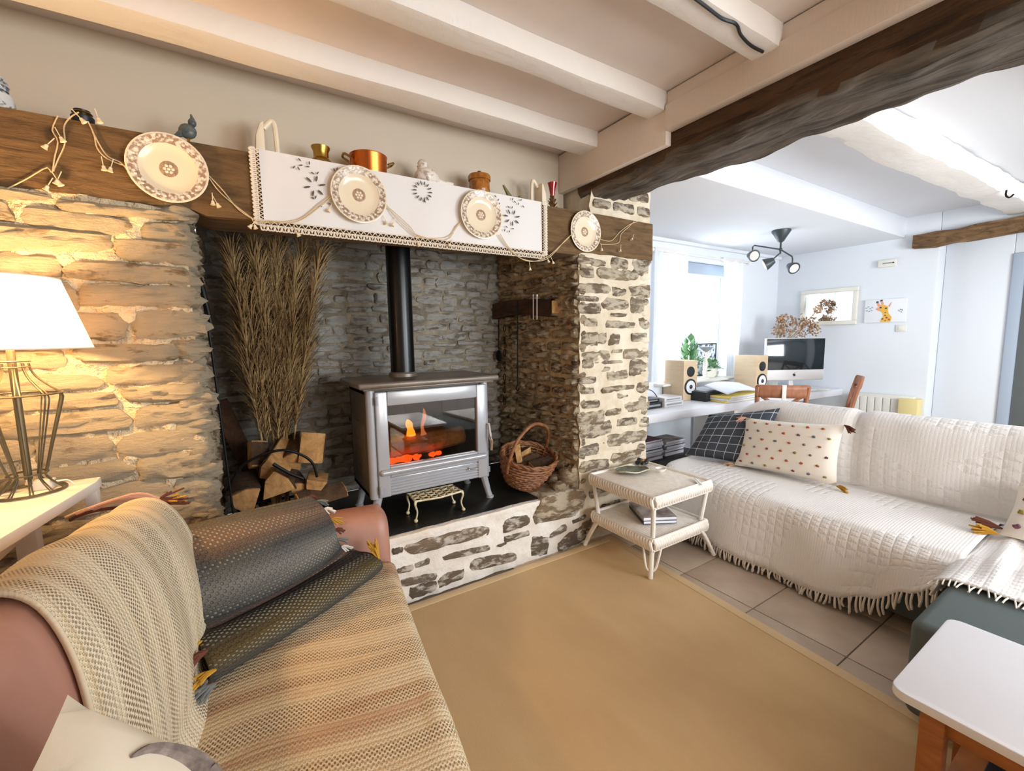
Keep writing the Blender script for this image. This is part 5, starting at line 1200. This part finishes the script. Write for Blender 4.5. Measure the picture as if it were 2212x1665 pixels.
# dried hydrangea behind the computer
hv=thing('dried_hydrangea','bunch of dried beige hydrangea above the computer','dried flowers',(5.75,2.85,.761))
MB().lathe([(.05,0),(.07,.1),(.06,.3),(.05,.42),(.055,.44)],(5.75,2.88,.761),18).build('vase','paint',hv)
rh=random.Random(9)
for k,(u,v,r) in enumerate(((1690,712,.10),(1715,715,.11),(1740,712,.11),(1700,690,.09),(1728,695,.1),(1750,695,.09),(1685,690,.05),(1768,668,.07),(1780,655,.05),(1680,715,.08),(1758,712,.08))):
    c=dep(u,v,5.35); MB().tube([(5.75,2.88,1.18),c],.003,5).build('stem','straw',hv); b=MB()
    for i in range(70):
        d=V((rh.gauss(0,1),rh.gauss(0,1),rh.gauss(0,1))).normalized()*r*rh.uniform(.5,1); q=c+d; a=V((rh.gauss(0,1),rh.gauss(0,1),rh.gauss(0,1))).normalized(); e=a.orthogonal().normalized(); g=a.cross(e); s=.016*rh.uniform(.7,1.3)
        b.add([q-e*s,q+g*s*.8+a*.004,q+e*s,q-g*s*.8+a*.004],[(0,1,2,3)])
    b.build('flower_head','dryleaf',hv,smooth=0,kind='stuff')
# chairs
def chair(label,loc,face,strap=False):
    t=loc_thing('dining_chair',label,'chair',loc,face,'beech cross back chairs')   # local +y = forward
    MB().bb(-.20,.20,-.18,.22,.44,.47).build('seat','chairwood',t,bev=.008)
    for s in (-1,1):
        MB().tube(spline([(s*.18,-.19,0),(s*.185,-.18,.45),(s*.19,-.22,.75),(s*.20,-.27,.97)],12),.02,8).build('back_post','chairwood',t)
        MB().tube([(s*.17,.19,0),(s*.18,.19,.45)],.02,8).build('leg','chairwood',t)
    b=MB(); b.grid(lambda u,v: V((-.21+.42*u,-.25-.03*math.sin(u*PI)-.02*v,.87+.115*v)),10,3); b.build('top_rail','chairwood',t,solid=.022)
    for s in (-1,1): MB().tube([(s*.17,-.21,.62),(-s*.16,-.24,.88)],.016,8).build('cross_brace','chairwood',t)
    MB().bb(-.18,.18,-.215,-.195,.56,.61).build('lower_rail','chairwood',t,bev=.004)
    for y in (-.17,.19): MB().bb(-.17,.17,y-.01,y+.01,.2,.23).build('stretcher','chairwood',t)
    if strap:
        MB().bb(-.012,.022,-.315,-.305,.84,.99).build('strap','paint',t,bev=.003)
    return t
c1=(dep(1687,830,3.95)); a1=math.atan2(V((.55,.83)).y,.9)
chair('beech cross back chair behind the sofa facing the computer',(c1.x+.17,c1.y+.13,0),math.radians(-52),True)
c2=dep(1858,812,4.5); chair('beech chair seen edge on beside the radiator',(c2.x-.05,c2.y+.27,0),math.radians(24))
# radiator
rd=thing('radiator','cream panel radiator under the picture on the far wall','radiator',(6.21,1.9,.15))
MB().bb(6.19,6.27,1.62,2.16,.12,.735).build('body','rad',rd,bev=.008)
for k in range(6): MB().bb(6.175,6.192,1.745+k*.072,1.745+k*.072+.064,.15,.70).build('fin','rad',rd,bev=.006)
MB().bb(6.13,6.275,1.565,1.735,.12,.715).build('end_cover','cream',rd,bev=.012)
for y in (1.7,2.1): MB().bb(6.2,6.24,y-.02,y+.02,0,.12).build('foot','rad',rd)
# mirror
mi=thing('wall_mirror','ivory framed mirror on the far wall','mirror',(6.27,2.52,1.54))
y0,y1,z0,z1=2.215,2.835,1.545,1.99; fw=.05
for a,c,d,e in ((y0,y1,z0,z0+fw),(y0,y1,z1-fw,z1),(y0,y0+fw,z0+fw,z1-fw),(y1-fw,y1,z0+fw,z1-fw)): MB().bb(6.245,6.283,a,c,d,e).build('frame_bar','frame',mi,bev=.008,seg=3)
MB().bb(6.268,6.272,y0+fw-.005,y1-fw+.005,z0+fw-.005,z1-fw+.005).build('glass','mirror',mi,smooth=0)
# giraffe canvas
gp=thing('canvas_print','white canvas print of a yellow giraffe head','picture',(6.27,1.95,1.555))
gy0,gy1,gz0,gz1=2.14,1.765,1.555,1.818
MB().bb(6.255,6.283,gy1,gy0,gz0,gz1).build('canvas','canvas',gp,bev=.003)
gw=gy0-gy1; gh=gz1-gz0
def gpoly(pts,m_,nm,dx=.001):    # (0..1 from left, 0..1 from top)
    MB().prism([((p[0]-.5)*gw,(.5-p[1])*gh) for p in pts],(6.255-dx,(gy0+gy1)/2,(gz0+gz1)/2),V((0,-1,0)),Z3,(-.0012,0,0)).build(nm,m_,gp,smooth=0)
gpoly([(.40,.98),(.47,.72),(.44,.58),(.32,.42),(.36,.30),(.42,.22),(.52,.27),(.58,.34),(.58,.5),(.60,.62),(.68,.78),(.66,.98)],'giraffe','giraffe_neck')
gpoly([(.27,.42),(.33,.34),(.40,.48),(.36,.5)],'gpink','muzzle',.002); gpoly([(.58,.32),(.66,.13),(.62,.34)],'gpink','ear',.002); gpoly([(.33,.32),(.29,.14),(.33,.12),(.40,.28)],'gpink','horn',.0015); gpoly([(.42,.24),(.38,.08),(.43,.06),(.47,.22)],'gpink','horn',.0015)
gpoly([(.28,.16),(.28,.09),(.33,.07),(.34,.14)],'cover3','horn_tip',.002); gpoly([(.375,.09),(.38,.03),(.43,.02),(.44,.08)],'cover3','horn_tip',.002)
for u,v in ((.40,.36),(.53,.40)): gpoly([(u-.035,v),(u,v-.04),(u+.035,v),(u,v+.035)],'cover3','eye',.003)
for u,v,r in ((.46,.85),(.56,.80),(.62,.88),(.53,.92),(.52,.7),(.50,.58)) if False else ((.46,.85,.03),(.56,.80,.03),(.62,.88,.025),(.53,.93,.02),(.52,.70,.025),(.52,.58,.02)): gpoly([(u+r*math.cos(k*PI/3),v+r*1.4*math.sin(k*PI/3)) for k in range(6)],'gbrown','spot',.002)
for u,v,a in ((.04,.35,.5),(.09,.3,-.4),(.14,.38,.2),(.19,.33,.8),(.06,.47,.1),(.12,.5,-.6),(.18,.46,.4),(.84,.52,1),(.88,.48,.8),(.92,.5,1.2),(.9,.58,.9)): gpoly([(u+q[0]*math.cos(a)-q[1]*math.sin(a),v+1.3*(q[0]*math.sin(a)+q[1]*math.cos(a))) for q in ((-.035,0),(0,.012),(.035,0),(0,-.012))],'leafgrey','leaf',.002)
t=thing('light_switch','white light switch below the giraffe canvas','switch',(6.28,1.8,1.45)); MB().bb(6.272,6.284,1.755,1.845,1.445,1.525).build('plate','paint',t,bev=.004); MB().bb(6.266,6.274,1.775,1.825,1.46,1.51).build('rocker','paint',t,bev=.003)
t=thing('alarm_box','white box with small lens high on the far wall','alarm box',(6.26,1.97,2.18)); MB().bb(6.245,6.284,1.885,2.045,2.175,2.255).build('case','frame',t,bev=.006); MB().bb(6.241,6.247,1.90,2.0,2.21,2.222).build('grille','grey',t); MB().blob((6.243,1.905,2.215),(.005,.008,.008),8,6).build('lens','black',t)
# ceiling spotlight
spc=dep(1688,497,4.3); sl_=thing('ceiling_spotlight','dark three arm spotlight fixed to the lowered ceiling','ceiling light',(spc.x,spc.y,2.2))
x,y=spc.x,spc.y
MB().lathe([(.085,2.469),(.085,2.455),(.05,2.40),(.03,2.365),(.012,2.35)],(x,y,0),24).build('canopy','lightmetal',sl_); MB().tube([(x,y,2.36),(x,y,2.24)],.009,8).build('stem','lightmetal',sl_); MB().blob((x,y,2.285),(.018,.018,.018)).build('hub','lightmetal',sl_)
for k,(u,v,d,fd) in enumerate(((1625,552,4.25,(-.5,-.85,-.25)),(1711,577,4.3,(-.45,-.8,-.5)),(1660,568,4.15,(-.5,.75,-.45)))):
    e=dep(u,v,d); top_=V((e.x,e.y,e.z+.10)); h0=V((x,y,2.285 if k<2 else 2.25)); 
    if k<2: MB().tube([h0,V((top_.x,top_.y,top_.z-.01))*.15+h0*.85,top_.lerp(h0,.06),top_+V((0,0,-.02)),e+V((0,0,.03))],.007,8).build('arm','lightmetal',sl_)
    else: MB().tube([h0,e],.007,8).build('arm','lightmetal',sl_)
    fdv=V(fd).normalized(); q=fdv.to_track_quat('Z','Y').to_matrix()
    hd=MB().lathe([(.012,-.055),(.028,-.05),(.045,-.01),(.058,.03),(.058,.036),(.045,.034)],e,22,q).build('spot_head','lightmetal',sl_); MB().lathe([(0,.041),(.040,.041),(.044,.036)],e,22,q).build('lens','disc',hd)
# curtains and rod
t=thing('curtain_rod','thin white rod above the office window','curtain rod',(4.6,3.11,2.33)); MB().tube([(3.70,3.11,2.335),(5.50,3.11,2.335)],.009,8).build('rod','paint',t)
for x in (3.70,5.50): MB().blob((x,3.11,2.335),(.022,.02,.02)).build('finial','paint',t)
for x in (3.75,5.45): MB().tube([(x,3.11,2.335),(x,3.147,2.335)],.006,6).build('bracket','paint',t)
def curtain(label,xa,xb,xa2,xb2,zb_,ph):
    t=thing('sheer_curtain',label,'curtain',((xa+xb)/2,3.11,zb_),'sheer curtains')
    def fn(u,v):
        k=v*v*(3-2*v); x=(xa+(xb-xa)*u)*(1-k)+(xa2+(xb2-xa2)*u)*k
        return V((x,3.105-.02*math.sin(u*34+ph)*(.5+.5*v)-.012*math.sin(u*13+v*3),2.345-(2.345-zb_)*v))
    b=MB(); b.grid(fn,90,16); b.build('voile','sheer',t,smooth=70)
    MB().bb(xa,xb,3.09,3.125,2.32,2.36).build('header','linen',t,bev=.006)
curtain('left sheer white curtain nearest the stone pier',3.72,4.27,3.70,4.12,.95,.3)
curtain('right sheer white curtain by the maple speaker',4.93,5.36,5.12,5.30,.93,1.1)
# window sill things
def leafy(label,c,hgt,n,sp,pot,seed,ls=.07):
    t=thing('potted_plant',label,'plant',c,'plants on the window sill'); r=random.Random(seed); c=V(c)
    if pot: MB().lathe([(.05,0),(.065,.02),(.075,.11),(.07,.11),(.06,.09),(0,.09)],c,18).build('pot','paint',t)
    else: MB().lathe([(.04,0),(.055,.06),(.05,.06),(0,.05)],c,16).build('pot','paint',t)
    for i in range(n):
        a=r.random()*2*PI; el=r.uniform(.2,1.3); d=V((math.cos(a)*math.cos(el),math.sin(a)*math.cos(el)*.6,math.sin(el))); b0=c+V((0,0,.08)); L=hgt*r.uniform(.45,1); tip=b0+V((d.x*sp*r.uniform(.4,1),d.y*sp*.8,L*max(.15,d.z)))
        sd_=d.cross(Z3); sd_=sd_.normalized() if sd_.length>.01 else X3; l=ls*r.uniform(.7,1.3); q=(tip-b0).normalized(); b=MB()
        b.tube([b0,tip],.0025,4); b.add([tip,tip+q*l*.4+sd_*l*.32,tip+q*l-V((0,0,l*.25)),tip+q*l*.4-sd_*l*.32],[(0,1,2,3)]); b.build('leaf','plant',t,smooth=0)
leafy('tall leafy green plant behind the left speaker',(4.50,3.22,.926),.40,60,.17,False,4,.11)
leafy('low orchid leaves in a white pot on the sill',(4.90,3.20,.926),.12,16,.14,True,5,.10)
leafy('small feathery plant at the sill right end',(5.08,3.26,.926),.16,22,.09,False,6,.05)
t=thing('figurine','white dancer figurine holding a wide bowl on the sill','figurine',(4.72,3.15,.926))
MB().lathe([(.055,0),(.055,.015),(.02,.02)],(4.72,3.15,.926),16).build('base','paint',t)
b=MB(); b.tube(spline([(4.70,3.15,.945),(4.71,3.15,1.02),(4.725,3.15,1.09),(4.72,3.15,1.15),(4.73,3.15,1.19)],14),[.012,.016,.02,.022,.022,.024,.027,.028,.026,.024,.022,.02,.018,.016,.014],8); b.tube(spline([(4.75,3.15,.945),(4.74,3.15,1.02),(4.725,3.15,1.09)],8),.014,7); b.blob((4.75,3.15,1.205),(.022,.022,.026)); b.tube(spline([(4.71,3.15,1.16),(4.67,3.15,1.20),(4.69,3.15,1.25)],8),.009,6); b.tube(spline([(4.74,3.15,1.16),(4.79,3.15,1.19),(4.77,3.15,1.25)],8),.009,6); b.build('dancer','paint',t)
MB().lathe([(.015,1.24),(.06,1.265),(.115,1.30),(.112,1.304),(.05,1.275),(0,1.26)],(4.73,3.15,0),20,None,1,.6).build('bowl','grey',t)
t=thing('crystal','clear faceted crystal block behind the left speaker','ornament',(4.10,3.16,.926)); MB().prism([(-.05,0),(.05,0),(.06,.3),(.02,.40),(-.04,.42),(-.07,.34)],(4.12,3.14,.926),V((.9,0,-.25)),V((-.25,0,.97)),(0,.07,0)).build('block','pane',t,bev=.012)
t=thing('photo_frame','dark framed photograph leaning on the window right side','photo frame',(5.0,3.33,.926))
for a,c,d,e in ((4.78,5.22,.93,.945),(4.78,5.22,1.325,1.34),(4.78,4.793,.93,1.34),(5.207,5.22,.93,1.34)): MB().bb(a,c,3.33,3.345,d,e).build('frame_bar','black',t)
MB().bb(4.79,5.21,3.338,3.343,.94,1.33).build('print','bluewhite',t)
t=thing('socket','white wall socket beside the left curtain','socket',(3.6,3.14,1.0)); MB().bb(3.55,3.64,3.135,3.147,1.0,1.09).build('plate','paint',t,bev=.004)
